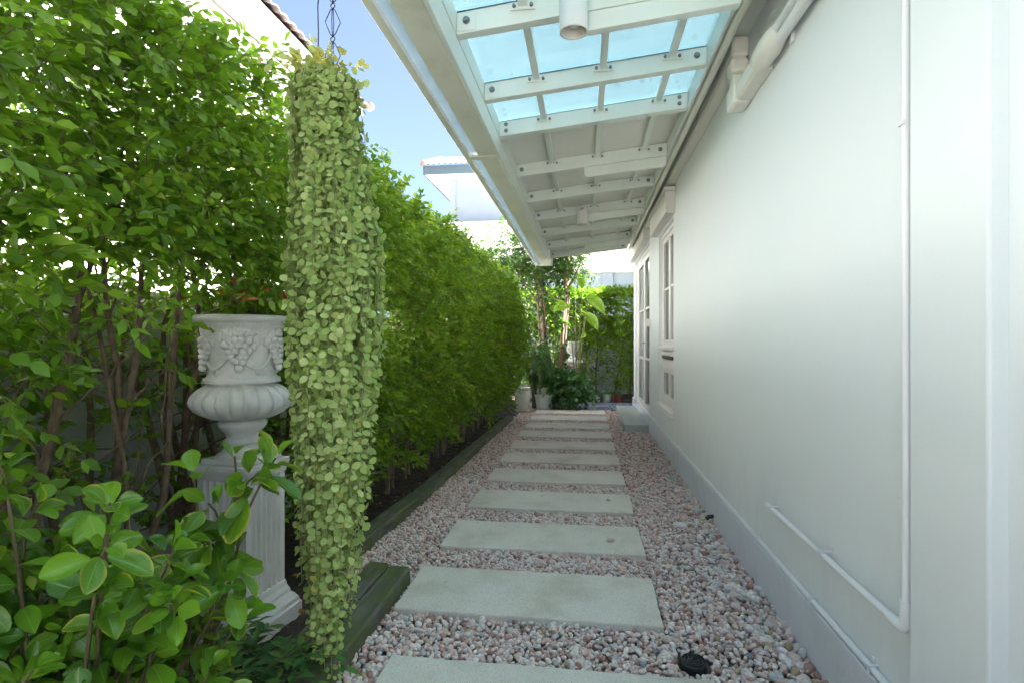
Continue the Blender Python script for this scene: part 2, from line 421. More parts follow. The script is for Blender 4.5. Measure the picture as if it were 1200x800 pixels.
class MB:
    def __init__(s):
        s.v = []; s.f = []; s.sm = []
    def add(s, vs, fs, smooth=False):
        b = len(s.v)
        s.v += [tuple(p) for p in vs]
        s.f += [tuple(b + i for i in f) for f in fs]
        s.sm += [smooth] * len(fs)
        return s
    def box(s, x0, x1, y0, y1, z0, z1, mat=None):
        vs = [Vector((x, y, z)) for z in (z0, z1) for y in (y0, y1) for x in (x0, x1)]
        if mat: vs = [mat @ v for v in vs]
        return s.add(vs, [(0, 2, 3, 1), (4, 5, 7, 6), (0, 1, 5, 4), (2, 6, 7, 3), (0, 4, 6, 2), (1, 3, 7, 5)])
    def bar(s, a, b, w, h, up=(0, 0, 1)):
        """rectangular bar from a to b, w across, h along up; a and b on its axis"""
        a, b = Vector(a), Vector(b)
        d = (b - a).normalized(); u = Vector(up); x = d.cross(u).normalized(); u = x.cross(d)
        vs = [p + x * (w / 2 * i) + u * (h / 2 * j) for p in (a, b) for i, j in ((-1, -1), (1, -1), (1, 1), (-1, 1))]
        return s.add(vs, [(0, 1, 2, 3), (7, 6, 5, 4), (0, 4, 5, 1), (1, 5, 6, 2), (2, 6, 7, 3), (3, 7, 4, 0)])
    def tube(s, pts, r, sides=8, caps=True):
        pts = [Vector(p) for p in pts]
        n = len(pts)
        rr = [r] * n if isinstance(r, (int, float)) else list(r)
        vs = []; t0 = (pts[1] - pts[0]).normalized()
        x = t0.orthogonal().normalized()
        for i, p in enumerate(pts):
            t = (pts[min(i + 1, n - 1)] - pts[max(i - 1, 0)])
            t = t.normalized() if t.length > 1e-9 else t0
            x = (x - t * x.dot(t))
            x = x.normalized() if x.length > 1e-6 else t.orthogonal().normalized()
            y = t.cross(x)
            for k in range(sides):
                a = 2 * math.pi * k / sides
                vs.append(p + (x * math.cos(a) + y * math.sin(a)) * rr[i])
        fs = [(i * sides + k, i * sides + (k + 1) % sides, (i + 1) * sides + (k + 1) % sides, (i + 1) * sides + k) for i in range(n - 1) for k in range(sides)]
        s.add(vs, fs, True)
        if caps:
            s.add(vs[:sides], [tuple(reversed(range(sides)))])
            s.add(vs[-sides:], [tuple(range(sides))])
        return s
    def lathe(s, prof, c=(0, 0, 0), seg=48, mod=None, caps=True):
        vs = []
        for j, (r, z) in enumerate(prof):
            for k in range(seg):
                a = 2 * math.pi * k / seg
                q = r * (mod(j, a) if mod else 1)
                vs.append((c[0] + q * math.cos(a), c[1] + q * math.sin(a), c[2] + z))
        n = len(prof)
        fs = [(i * seg + k, i * seg + (k + 1) % seg, (i + 1) * seg + (k + 1) % seg, (i + 1) * seg + k) for i in range(n - 1) for k in range(seg)]
        s.add(vs, fs, True)
        if not caps: return s
        s.add(vs[:seg], [tuple(reversed(range(seg)))])
        s.add(vs[-seg:], [tuple(range(seg))])
        return s
    def prism(s, poly, z0, z1, fx=lambda p, z: (p[0], p[1], z)):
        n = len(poly)
        vs = [fx(p, z0) for p in poly] + [fx(p, z1) for p in poly]
        fs = [tuple(reversed(range(n))), tuple(range(n, 2 * n))] + [(i, (i + 1) % n, n + (i + 1) % n, n + i) for i in range(n)]
        return s.add(vs, fs)
    def ball(s, c, r, seg=10, rings=7, sc=(1, 1, 1)):
        prof = [(max(1e-4, r * math.sin(math.pi * i / rings)), -r * math.cos(math.pi * i / rings)) for i in range(rings + 1)]
        b = len(s.v)
        s.lathe(prof, (0, 0, 0), seg)
        for i in range(b, len(s.v)):
            x, y, z = s.v[i]
            s.v[i] = (c[0] + x * sc[0], c[1] + y * sc[1], c[2] + z * sc[2])
        return s
    def build(s, name, mat, parent=None, bevel=0.0, world=True):
        me = bpy.data.meshes.new(name)
        me.from_pydata(s.v, [], s.f)
        me.polygons.foreach_set('use_smooth', s.sm)
        me.update()
        o = link_mesh(name, me, mat, parent, world)
        if bevel:
            md = o.modifiers.new('bevel', 'BEVEL')
            md.width = bevel; md.segments = 2; md.limit_method = 'ANGLE'; md.angle_limit = R(50)
        return o

def copy_tree(o, parent=None):
    c = o.copy()
    col.objects.link(c)
    c.parent = parent
    for ch in list(o.children):
        copy_tree(ch, c)
    return c

# ------------------------------------------------------------ foliage helpers (numpy)
def nrm(a):
    return a / np.maximum(np.linalg.norm(a, axis=-1, keepdims=True), 1e-9)

def leaf_template(res):
    """unit leaf along +Y, width along X, normal Z: (verts, [faces by size])"""
    if res == 0:      # folded diamond
        V = [(0, 0, 0), (0.5, 0.42, 0.05), (-0.5, 0.42, 0.05), (0, 1, -0.05)]
        return np.array(V), [np.array([(0, 1, 3), (0, 3, 2)])]
    if res == 1:      # pointed leaf with midrib
        V = [(0, 0, 0), (0.40, 0.28, 0.05), (-0.40, 0.28, 0.05), (0, 0.3, 0), (0.46, 0.58, 0.04), (-0.46, 0.58, 0.04), (0, 0.62, -0.01), (0, 1, -0.09)]
        return np.array(V), [np.array([(0, 1, 3), (0, 3, 2), (4, 7, 6), (6, 7, 5)]), np.array([(1, 4, 6, 3), (3, 6, 5, 2)])]
    if res == 2:      # round coin leaf
        V = [(0, 0, 0), (0, 0.5, 0.02), (0, 1, -0.06)]
        for sx in (1, -1):
            V += [(sx * 0.36, 0.15, 0.03), (sx * 0.54, 0.48, 0.07), (sx * 0.36, 0.84, 0.0)]
        T = [(0, 3, 1), (3, 4, 1), (4, 5, 1), (5, 2, 1), (6, 0, 1), (7, 6, 1), (8, 7, 1), (2, 8, 1)]
        return np.array(V), [np.array(T)]

def build_leaves(name, P, D, Nn, Ln, Wd, mat, parent=None, res=1, rnd=None, smooth=False):
    tv, tf = leaf_template(res)
    n = len(P)
    D = nrm(D)
    X = nrm(np.cross(D, Nn))
    Z = np.cross(X, D)
    k = len(tv)
    V = (P[:, None, :] + (tv[None, :, 1, None] * Ln[:, None, None]) * D[:, None, :]
         + (tv[None, :, 0, None] * Wd[:, None, None]) * X[:, None, :]
         + (tv[None, :, 2, None] * Ln[:, None, None]) * Z[:, None, :]).reshape(-1, 3)
    off = (np.arange(n) * k)[:, None, None]
    F = [(f[None] + off).reshape(-1, f.shape[1]) for f in tf]
    if rnd is None:
        rnd = RS.rand(n)
    return np_mesh(name, V, F, mat, parent, {'rnd': np.repeat(rnd, k)}, smooth)

def sprays(O, D, n_leaf, tl, ll, droop=0.25, flat=0.5, w=0.5):
    """leafy twigs: opposite leaves in pairs along each twig. Returns leaf arrays and twig polylines"""
    S = len(O)
    D = nrm(D)
    up = nrm(np.array([0, 0, 1.0]) + RS.randn(S, 3) * flat)
    side = nrm(np.cross(D, up))
    up = np.cross(side, D)
    tl = tl * (0.6 + 0.8 * RS.rand(S))
    ts = np.linspace(0.15, 1, n_leaf // 2)
    Ps, Ds, Ns = [], [], []
    for t in ts:
        base = O + D * (tl * t)[:, None] - np.array([0, 0, 1.0]) * (droop * tl * t * t)[:, None]
        dirn = nrm(D - np.array([0, 0, 1.0]) * (2 * droop * t))
        for sg in (1, -1):
            Ps.append(base + RS.randn(S, 3) * 0.003)
            Ds.append(nrm(dirn * (0.45 + 0.5 * t) + sg * side * (1.0 - 0.45 * t) + RS.randn(S, 3) * 0.22 - np.array([0, 0, 0.15])))
            Ns.append(nrm(up + RS.randn(S, 3) * 0.4))
    P = np.concatenate(Ps); Dd = np.concatenate(Ds); Nn = np.concatenate(Ns)
    Ln = ll * (0.55 + 0.75 * RS.rand(len(P)))
    Wd = Ln * w * (0.85 + 0.3 * RS.rand(len(P)))
    base_r = np.tile(RS.rand(S), len(Ps))
    rnd = np.clip(0.55 * base_r + 0.45 * RS.rand(len(P)), 0, 1)
    ends = O + D * tl[:, None] - np.array([0, 0, 1.0]) * (droop * tl)[:, None]
    mids = O + D * (tl * 0.5)[:, None] - np.array([0, 0, 1.0]) * (droop * tl * 0.25)[:, None]
    return P, Dd, Nn, Ln, Wd, rnd, (O, mids, ends)

def twig_mesh(name, segs, r, mat, parent):
    """thin three-sided twigs through (start, mid, end)"""
    A, B, C = segs
    n = len(A)
    ang = np.array([0, 2.094, 4.189])
    Dn = nrm(C - A)
    X = nrm(np.cross(Dn, np.array([0.3, 0.2, 1.0])))
    Y = np.cross(Dn, X)
    ring = np.cos(ang)[None, :, None] * X[:, None, :] + np.sin(ang)[None, :, None] * Y[:, None, :]
    V = np.stack([A[:, None] + ring * r, B[:, None] + ring * r * 0.8, C[:, None] + ring * r * 0.4], 1).reshape(-1, 3)
    F = []
    for i in range(2):
        for k in range(3):
            F.append((i * 3 + k, i * 3 + (k + 1) % 3, (i + 1) * 3 + (k + 1) % 3, (i + 1) * 3 + k))
    F = (np.array(F)[None] + (np.arange(n) * 9)[:, None, None]).reshape(-1, 4)
    return np_mesh(name, V, [F], mat, parent)

def pnoise(scale, n=12):
    """smooth irregular 3D noise from plane waves in random directions, about -1..1"""
    K = nrm(RS.randn(n, 3)) * (6.283 / scale * RS.uniform(0.5, 1.6, n))[:, None]
    ph = RS.rand(n) * 6.283
    return lambda P: np.cos(P @ K.T + ph).sum(1) / math.sqrt(n) * 1.1

def wob(*fr):
    ph = RS.rand(len(fr), 2) * 6.28
    return lambda a, b: sum(np.sin(a * f + p[0] + np.cos(b * f * 0.9 + p[1]) * 1.2) * np.cos(b * f * 1.1 + p[1]) / (i + 1) for i, (f, p) in enumerate(zip(fr, ph)))

def walk(p, d, n, step, jit, pull=0.0):
    """wandering branch polyline"""
    p = Vector(p); d = Vector(d).normalized(); pts = [p.copy()]
    for i in range(n):
        d = (d + Vector((random.gauss(0, jit), random.gauss(0, jit), random.gauss(0, jit) + pull))).normalized()
        p = p + d * step
        pts.append(p.copy())
    return pts

# ============================================================ THE SETTING
WX = 0.785          # face of the house wall
# ---- ground sheet
g = MB()
g.add([(-400, -400, -0.07), (400, -400, -0.07), (400, 400, -0.07), (-400, 400, -0.07)], [(0, 1, 2, 3)])
tag(g.build('ground', M['ground']), kind='structure')
g = MB()
g.add([(-1.2, -1.25, -0.014), (0.9, -1.25, -0.014), (0.9, 10.3, -0.014), (-1.2, 10.3, -0.014)], [(0, 1, 2, 3)])
tag(g.build('path_bed', M['bedding']), kind='structure')

g = MB()
g.add([(-5.3, -12, -0.06), (-2.06, -12, -0.06), (-2.06, 22, -0.06), (-5.3, 22, -0.06)], [(0, 1, 2, 3)])  # neighbour yard paved pale on purpose, to bounce sun towards the path
tag(g.build('neighbour_bounce_path', M['paving']), kind='structure')
g = MB()
g.add([(-2.06, 12.1, -0.055), (8, 12.1, -0.055), (8, 22, -0.055), (-2.06, 22, -0.055)], [(0, 1, 2, 3)])
tag(g.build('neighbour_bounce_path', M['paving']), kind='structure')
g = MB()
g.add([(-1.9, -14, -0.05), (14, -14, -0.05), (14, -1.3, -0.05), (-1.9, -1.3, -0.05)], [(0, 1, 2, 3)])  # unseen paving added behind the camera to bounce sunlight onto the foliage
tag(g.build('bounce_front_path', M['frontbounce']), kind='structure')
# soil bed under the hedge, lumpy
def bed_edge(y):
    return np.where(y < 2.46, -0.86, np.interp(y, [2.4, 3.6, 5.6, 7.7, 7.8, 10.7], [-1.155, -1.085, -1.05, -1.005, -0.98, -0.9]))
def soil(name, x0, x1, y0, y1, amp, z, edge=None):
    nx, ny = int((x1 - x0) / 0.025), int((y1 - y0) / 0.025)
    xs = np.linspace(x0, x1, nx); ys = np.linspace(y0, y1, ny)
    Xg, Yg = np.meshgrid(xs, ys)
    f1, f2 = wob(9, 23, 51), wob(14, 37, 70)
    Z = z + amp * (f1(Xg, Yg) * 0.5 + f2(Yg, Xg) * 0.5) + RS.randn(*Xg.shape) * amp * 0.35
    if edge is not None: Z = np.where(Xg > edge(Yg) - 0.04, -0.06, Z)
    V = np.stack([Xg, Yg, Z], -1).reshape(-1, 3)
    i = np.arange(nx * ny).reshape(ny, nx)
    F = np.stack([i[:-1, :-1], i[:-1, 1:], i[1:, 1:], i[1:, :-1]], -1).reshape(-1, 4)
    return tag(np_mesh(name, V, [F], M['soil'], smooth=True), kind='structure')
soil('soil_bed', -1.96, -0.86, -0.6, 10.6, 0.010, 0.02, bed_edge)
soil('soil_bed', -0.99, 1.4, 10.3, 11.9, 0.012, 0.005)
n = 420
P = np.stack([RS.uniform(-1.8, -1.02, n), RS.uniform(0.8, 8.0, n), RS.uniform(0.03, 0.05, n)], -1)
P[-26:, 0] = RS.uniform(-1.0, 0.7, 26); P[-26:, 1] = RS.uniform(1.5, 6.5, 26); P[-26:, 2] = 0.036
D = nrm(np.stack([RS.randn(n), RS.randn(n), RS.randn(n) * 0.15], -1))
NN = nrm(np.array([0, 0, 1.0]) + RS.randn(n, 3) * 0.3)
L_ = RS.uniform(0.015, 0.04, n); L_[-26:] *= 0.6
tag(build_leaves('leaf_litter', P, D, NN, L_, L_ * 0.5, M['leaf_litter']), kind='stuff')

# ---- stepping slabs
slab_y = [1.62, 2.372, 3.072, 3.762, 4.465, 5.145, 5.805, 6.50, 7.185, 7.875, 8.56]
slab_lab = ['pale concrete stepping slab nearest the camera, cut off by the frame below the round black drain cover',
            'pale concrete stepping slab beside the round black drain cover, second from the camera, blank surface',
            'pale concrete stepping slab third from the camera, with one small pink pebble lying on it',
            'pale concrete stepping slab fourth from the camera, with one grey pebble lying on it',
            'pale concrete stepping slab fifth from the camera, just beyond the slab with the grey pebble',
            'pale concrete stepping slab sixth from the camera, midway along the gravel path',
            'pale concrete stepping slab seventh from the camera, just before the door step begins',
            'pale concrete stepping slab beside the front corner of the door step, fourth from the far end',
            'pale concrete stepping slab third from the far end, alongside the door step',
            'narrow looking concrete stepping slab second from the far end, in front of the round white pot',
            'last concrete stepping slab at the far end, touching the blue grey slate paving']
for i, (yc, lab) in enumerate(zip(slab_y, slab_lab)):
    w, d = 1.068, 0.43
    x0 = (-0.66 if i == 0 else -0.768) + random.uniform(-0.006, 0.006)
    pts = []
    for (a, b, k) in (((x0, -d / 2), (x0 + w, -d / 2), 26), ((x0 + w, -d / 2), (x0 + w, d / 2), 11), ((x0 + w, d / 2), (x0, d / 2), 26), ((x0, d / 2), (x0, -d / 2), 11)):
        for q in range(k):
            t = q / k
            pts.append((a[0] + (b[0] - a[0]) * t + random.gauss(0, 0.0018), a[1] + (b[1] - a[1]) * t + random.gauss(0, 0.0018) ))
    rot = random.uniform(-0.6, 0.6)
    ca, sa = math.cos(R(rot)), math.sin(R(rot))
    pts = [(p[0] * ca - p[1] * sa, p[0] * sa + p[1] * ca + yc) for p in pts]
    mb = MB().prism(pts, -0.03, 0.024 + random.uniform(-0.003, 0.003))
    o = mb.build('stepping_slab', M['slab'], bevel=0.006)
    tag(o, lab, 'stepping slab', 'concrete stepping slabs along the path')

# ---- gravel: every pebble a rounded stone, all one mass
import bmesh
def ico(sub):
    bm = bmesh.new(); bmesh.ops.create_icosphere(bm, subdivisions=sub, radius=1.0)
    bm.verts.ensure_lookup_table()
    V = np.array([v.co[:] for v in bm.verts]); F = np.array([[v.index for v in f.verts] for f in bm.faces]); bm.free()
    return V, F
def rot_mats(n):
    q = nrm(RS.randn(n, 4)); a, b, c, d = q.T
    return np.stack([np.stack([1 - 2 * (c * c + d * d), 2 * (b * c - a * d), 2 * (b * d + a * c)], -1),
                     np.stack([2 * (b * c + a * d), 1 - 2 * (b * b + d * d), 2 * (c * d - a * b)], -1),
                     np.stack([2 * (b * d - a * c), 2 * (c * d + a * b), 1 - 2 * (b * b + c * c)], -1)], -2)
def kerb_x(y):
    return np.where(y < 2.46, -0.79, np.interp(y, [2.4, 3.6, 5.6, 7.7, 8.4], [-1.155, -1.085, -1.05, -1.005, -1.25]))
def pebble_mesh(name, C, r, sub, kind='stuff', rnd=None):
    V, F = ico(sub); n = len(C)
    Mx = rot_mats(n)
    sc = np.stack([1 + 0.5 * RS.rand(n) ** 1.5, 0.78 + 0.3 * RS.rand(n), 0.62 + 0.25 * RS.rand(n)], -1) * r[:, None]
    # lumpy: squash along two random directions
    W = np.repeat(V[None], n, 0)
    for _ in range(3):
        h = nrm(RS.randn(n, 3)); t = np.einsum('nvk,nk->nv', W, h)
        W = W * (1 - 0.20 * np.clip(t - 0.35, 0, 1))[:, :, None]
    W = W * sc[:, None, :]
    T = nrm(np.stack([RS.randn(n), RS.randn(n), RS.randn(n) * 0.5], -1))
    W = np.einsum('nij,nvj->nvi', Mx, W)
    W[:, :, 2] *= 0.85
    W = W + C[:, None, :]
    Fc = (F[None] + (np.arange(n) * len(V))[:, None, None]).reshape(-1, 3)
    if rnd is None: rnd = RS.rand(n)
    return np_mesh(name, W.reshape(-1, 3), [Fc], M['pebble'], None, {'rnd': np.repeat(rnd, len(V))}, True)

def pebble_points(y0, y1, sp):
    ys = np.arange(y0, y1, sp * 0.87); out = []
    for j, y in enumerate(ys):
        xs = np.arange(-1.2, 0.78, sp) + (j % 2) * sp / 2
        out.append(np.stack([xs, np.full_like(xs, y)], -1))
    Q = np.concatenate(out); Q = Q + RS.randn(*Q.shape) * sp * 0.2
    k = (Q[:, 0] > kerb_x(Q[:, 1]) - 0.005) & (Q[:, 0] < 0.765)
    for yc in slab_y:
        o_ = 0.108 if yc < 2 else 0.0
        k &= ~((Q[:, 0] > -0.768 + o_ - 0.004) & (Q[:, 0] < 0.30 + o_ + 0.004) & (np.abs(Q[:, 1] - yc) < 0.217))
    k &= ~((Q[:, 0] > 0.465) & (Q[:, 1] > 6.83) & (Q[:, 1] < 8.9))
    k &= ~((Q[:, 0] > -0.7) & (Q[:, 1] > 8.93))
    k &= ~(np.hypot(Q[:, 0] - 0.365, Q[:, 1] - 1.955) < 0.058)
    return Q[k]
heap = wob(3, 7, 13)
def gravel(y0, y1, sp, sub):
    Q = pebble_points(y0, y1, sp)
    n = len(Q)
    r = sp * (0.44 + 0.42 * RS.rand(n) ** 1.7)
    big = (Q[:, 0] > 0.50) & (RS.rand(n) < np.clip((Q[:, 0] - 0.46) * 0.55, 0, 0.12))
    big |= RS.rand(n) < 0.004
    r[big] *= 1.4 + 0.75 * RS.rand(big.sum())
    z = -0.004 + 0.006 * heap(Q[:, 0], Q[:, 1]) + RS.rand(n) * 0.013
    z[big] += 0.006
    rnd = RS.rand(n)
    # patches in which greys and browns gather, as raked gravel has
    patch = wob(1.4, 3.1, 6)(Q[:, 0] + 4, Q[:, 1])
    rnd = np.where((patch > 0.55) & (RS.rand(n) < 0.4), 0.36 + 0.55 * rnd, rnd)
    rnd = np.where((Q[:, 1] > 4.2) & (Q[:, 0] > 0.3) & (RS.rand(n) < 0.45), 0.44 + 0.27 * rnd, rnd)
    rnd = np.where(big & (RS.rand(n) < 0.7), 0.64 + 0.36 * rnd, rnd)
    C = np.stack([Q[:, 0], Q[:, 1], z], -1)
    return C, r, rnd
C1, r1, k1 = gravel(0.9, 4.3, 0.0182, 2)
tag(pebble_mesh('gravel', C1, r1, 2, rnd=k1), kind='stuff')
C2, r2, k2 = gravel(4.3, 10.0, 0.0205, 1)
tag(pebble_mesh('gravel', C2, r2, 1, rnd=k2), kind='stuff')
# loose pebbles that lie on slabs
for (x, y, z, rr, kk, lab) in ((0.135, 3.02, 0.036, 0.017, 0.20, 'single pink pebble lying on the third stepping slab from the camera'),
                               (0.155, 3.80, 0.033, 0.017, 0.83, 'single grey pebble lying on the fourth stepping slab from the camera'),
                               (-0.30, 3.86, 0.030, 0.008, 0.66, 'tiny brown pebble on the fourth stepping slab, by its kerb side end')):
    tag(pebble_mesh('pebble', np.array([[x, y, z]]), np.array([rr]), 2, rnd=np.array([kk])), lab, 'pebble')

# ---- slate paving at the far end of the path
mb = MB()
yy = 8.93
while yy < 10.05:
    xx = -0.62 + random.uniform(-0.05, 0)
    while xx < 0.80:
        w = random.uniform(0.08, 0.16)
        if not (xx + w > 0.44 and yy < 8.95):
            z = random.uniform(0.006, 0.014)
            mb.box(xx, min(xx + w, 0.8) - 0.012, yy + 0.005, yy + 0.10, -0.03, z)
        xx += w
    yy += 0.108
M['slate'] = solid('blue_grey_slate', (0.19, 0.21, 0.26), 0.6, 0.25, 9, 0.3, 60)
tag(mb.build('slate_path', M['slate'], bevel=0.006), kind='structure')

# ---- timber kerbs
def sleeper(a, b, w, h, lab, z0=-0.05):
    """kerb beam from a to b whose front (path side) face runs through a and b"""
    a, b = Vector((*a, 0)), Vector((*b, 0)); d = (b - a); ln = d.length; d.normalize(); nrmv = Vector((-d.y, d.x, 0))
    nseg = max(2, int(ln / 0.06)); vs = []; fs = []
    prof = [(0, z0), (0, h - 0.008), (0.007, h), (w - 0.008, h + 0.002), (w, h - 0.008), (w, z0)]
    for i in range(nseg + 1):
        p = a + d * (ln * i / nseg)
        for (u, z) in prof:
            q = p + nrmv * (u + random.gauss(0, 0.0014)); vs.append((q.x, q.y, z + random.gauss(0, 0.0014)))
    k = len(prof)
    fs = [(i * k + j, (i + 1) * k + j, (i + 1) * k + j + 1, i * k + j + 1) for i in range(nseg) for j in range(k - 1)]
    fs += [tuple(range(k)), tuple(reversed(range(nseg * k, nseg * k + k)))]
    o = MB().add(vs, fs).build('timber_kerb', M['sleeper'])
    return tag(o, lab, 'kerb')
sleeper((-0.79, -0.5), (-0.79, 2.44), 0.10, 0.078, 'wide mossy timber kerb beside the hanging plant, the row nearest the gravel')
sleeper((-0.896, -0.5), (-0.896, 2.455), 0.10, 0.084, 'mossy timber kerb lying behind the front kerb, next to the stone pedestal')
sleeper((-1.155, 2.475), (-1.087, 3.62), 0.10, 0.075, 'mossy timber edging just beyond the hanging plant, first piece along the hedge')
sleeper((-1.086, 3.63), (-1.05, 5.65), 0.10, 0.07, 'mossy timber edging along the middle of the hedge')
sleeper((-1.05, 5.66), (-1.0, 7.75), 0.10, 0.065, 'mossy timber edging at the far end of the hedge, before the tall white pot')

# ---- boundary walls
w = MB(); w.box(-2.06, -1.92, -1.5, 11.9, -0.06, 1.27)
bw = tag(w.build('boundary_wall', M['boundary'], bevel=0.004), 'blue grey painted garden wall standing behind the leafy shrubs and hedge', 'wall')
c = MB(); c.box(-2.08, -1.90, -1.5, 11.9, 1.273, 1.32); c.build('coping', M['coping'], bw, bevel=0.006)
w = MB(); w.box(-1.90, 3.2, 11.92, 12.06, -0.06, 1.60)
bw2 = tag(w.build('boundary_wall', M['boundary'], bevel=0.004), 'grey garden wall across the far end behind the back hedge', 'wall')
c = MB(); c.box(-1.90, 3.2, 11.90, 12.08, 1.603, 1.65); c.build('coping', M['coping'], bw2, bevel=0.006)

# ============================================================ THE HOUSE
H = thing('house', (WX, 3.0, 0), 'white painted house wall with windows and a glazed door along the path', 'house')
TOP = 5.2
YW0, YW1, ZW0, ZW1 = 5.14, 6.13, 0.46, 2.215      # window opening
YD0, YD1, ZD0, ZD1 = 7.03, 8.97, 0.135, 2.33      # door opening
w = MB()
B = WX + 0.22
w.box(WX, B, -2.2, YW0, 0.2, TOP)
w.box(WX, B, YW0, YW1, 0.2, ZW0); w.box(WX, B, YW0, YW1, ZW1, TOP)
w.box(WX, B, YW1, YD0, 0.2, TOP)
w.box(WX, B, YD0, YD1, ZD1, TOP)
w.box(WX, B, YD1, 9.27, 0.2, TOP)
w.box(B, 9.0, 9.05, 9.27, -0.05, TOP); w.box(B, 9.0, -2.2, -2.0, -0.05, TOP); w.box(8.8, 9.0, -2.0, 9.05, -0.05, TOP)
w.box(2.5, 9.0, 9.275, 14.5, -0.05, 5.1)  # unseen rear wing, added and sized to shade the back hedge
w.build('wall', M['wall'], H)
w = MB(); w.box(WX - 0.05, 9.05, -2.25, 9.32, TOP + 0.003, TOP + 0.15); w.build('roof', M['coping'], H)
w = MB(); w.box(0.762, B, -2.202, YD0 - 0.002, -0.06, 0.198); w.box(0.762, B, YD1 + 0.002, 9.272, -0.06, 0.198); w.box(0.762, B, YD0, YD1, -0.06, 0.13)
w.build('plinth', M['plinth'], H, bevel=0.004)
w = MB(); w.box(0.750, WX + 0.01, 1.15, 1.407, -0.055, TOP - 0.05); w.build('pier', M['wall'], H, bevel=0.006)

w = MB(); w.box(0.38, WX - 0.002, -0.42, -0.30, -0.05, 2.42); w.build('light_block_fin', M['wall'], H, bevel=0.006)  # unseen fin added behind the camera to keep light off the pier

# window unit: upper pair of sashes, panel with latch, lower pair
def rect_frame(mb, x0, x1, y0, y1, z0, z1, t):
    mb.box(x0, x1, y0, y0 + t, z0, z1); mb.box(x0, x1, y1 - t, y1, z0, z1)
    mb.box(x0, x1, y0 + t, y1 - t, z0, z0 + t); mb.box(x0, x1, y0 + t, y1 - t, z1 - t, z1)
FX = WX + 0.05
def sash(name, y0, y1, z0, z1, bars, parent, label=None):
    f = MB(); rect_frame(f, FX - 0.012, FX + 0.03, y0, y1, z0, z1, 0.055)
    for zb in bars: f.box(FX - 0.004, FX + 0.024, y0 + 0.055, y1 - 0.055, zb - 0.013, zb + 0.013)
    o = f.build(name, M['frame'], parent, bevel=0.003)
    if label: tag(o, label)
    p = MB(); p.box(FX + 0.012, FX + 0.018, y0 + 0.05, y1 - 0.05, z0 + 0.05, z1 - 0.05); p.build('pane', M['pane'], o)
    return o
f = MB()
f.box(FX - 0.02, FX + 0.06, YW0, YW0 + 0.04, ZW0, ZW1); f.box(FX - 0.02, FX + 0.06, YW1 - 0.04, YW1, ZW0, ZW1)
f.box(FX - 0.02, FX + 0.06, YW0 + 0.04, YW1 - 0.04, ZW1 - 0.04, ZW1); f.box(FX - 0.02, FX + 0.06, YW0 + 0.04, YW1 - 0.04, ZW0, ZW0 + 0.04)
f.box(FX - 0.02, FX + 0.06, YW0 + 0.04, YW1 - 0.04, 0.84, 1.06)
wf = f.build('window_frame', M['frame'], H, bevel=0.003)
ym = (YW0 + YW1) / 2
sash('window', YW0 + 0.042, ym - 0.001, 1.062, ZW1 - 0.042, [1.64], H)
sash('window', ym + 0.001, YW1 - 0.042, 1.062, ZW1 - 0.042, [1.64], H)
sash('window', YW0 + 0.042, ym - 0.001, ZW0 + 0.042, 0.838, [], H, 'low window light beneath the latch panel')
sash('window', ym + 0.001, YW1 - 0.042, ZW0 + 0.042, 0.838, [], H, 'low window light beneath the latch panel')
s = MB(); s.box(WX - 0.035, FX - 0.022, YW0 - 0.03, YW1 + 0.03, ZW0 - 0.05, ZW0 - 0.002); s.build('sill', M['frame'], H, bevel=0.004)
s = MB(); s.box(WX - 0.012, FX - 0.0225, YW0 + 0.05, YW1 - 0.1, 1.02, 1.05); s.build('sill', M['frame'], wf, bevel=0.003)
s = MB(); s.bar((FX - 0.04, YW0 + 0.10, 0.945), (FX - 0.04, YW1 - 0.22, 0.945), 0.022, 0.03); s.box(FX - 0.04, FX - 0.019, YW0 + 0.2, YW0 + 0.23, 0.935, 0.955); s.box(FX - 0.04, FX - 0.019, YW1 - 0.35, YW1 - 0.32, 0.935, 0.955)
s.build('latch_bar', M['latch'], H, bevel=0.003)
# a slim side shutter standing open at the near jamb
# hoods over window and door
for (y0, y1, z0, z1) in ((YW0 - 0.10, YW1 + 0.10, 2.235, 2.43), (YD0 - 0.10, YD1 + 0.10, 2.35, 2.50)):
    s = MB(); s.box(WX - 0.085, WX - 0.001, y0, y1, z0, z1); s.box(WX - 0.10, WX - 0.002, y0 - 0.015, y1 + 0.015, z1 + 0.002, z1 + 0.032)
    s.build('hood', M['hood'], H, bevel=0.005)
# door: two wide leaves with three lights each
def door_leaf(y0, y1):
    f = MB(); rect_frame(f, FX - 0.012, FX + 0.035, y0, y1, ZD0 + 0.03, ZD1 - 0.05, 0.075)
    for zb in (0.86, 1.55): f.box(FX - 0.004, FX + 0.03, y0 + 0.075, y1 - 0.075, zb - 0.014, zb + 0.014)
    o = f.build('door', M['frame'], H, bevel=0.003)
    p = MB(); p.box(FX + 0.012, FX + 0.018, y0 + 0.07, y1 - 0.07, ZD0 + 0.1, ZD1 - 0.12); p.build('pane', M['pane'], o)
    return o
ymd = (YD0 + YD1) / 2
d1 = door_leaf(YD0 + 0.052, ymd - 0.001); d2 = door_leaf(ymd + 0.001, YD1 - 0.052)
h = MB(); h.tube([(FX - 0.012, ymd - 0.04, 1.08), (FX - 0.05, ymd - 0.04, 1.08), (FX - 0.05, ymd - 0.14, 1.08)], 0.009, 8); h.build('handle', M['bolt'], d1)
f = MB()
f.box(FX - 0.02, FX + 0.06, YD0, YD0 + 0.05, ZD0, ZD1); f.box(FX - 0.02, FX + 0.06, YD1 - 0.05, YD1, ZD0, ZD1); f.box(FX - 0.02, FX + 0.06, YD0 + 0.05, YD1 - 0.05, ZD1 - 0.05, ZD1)
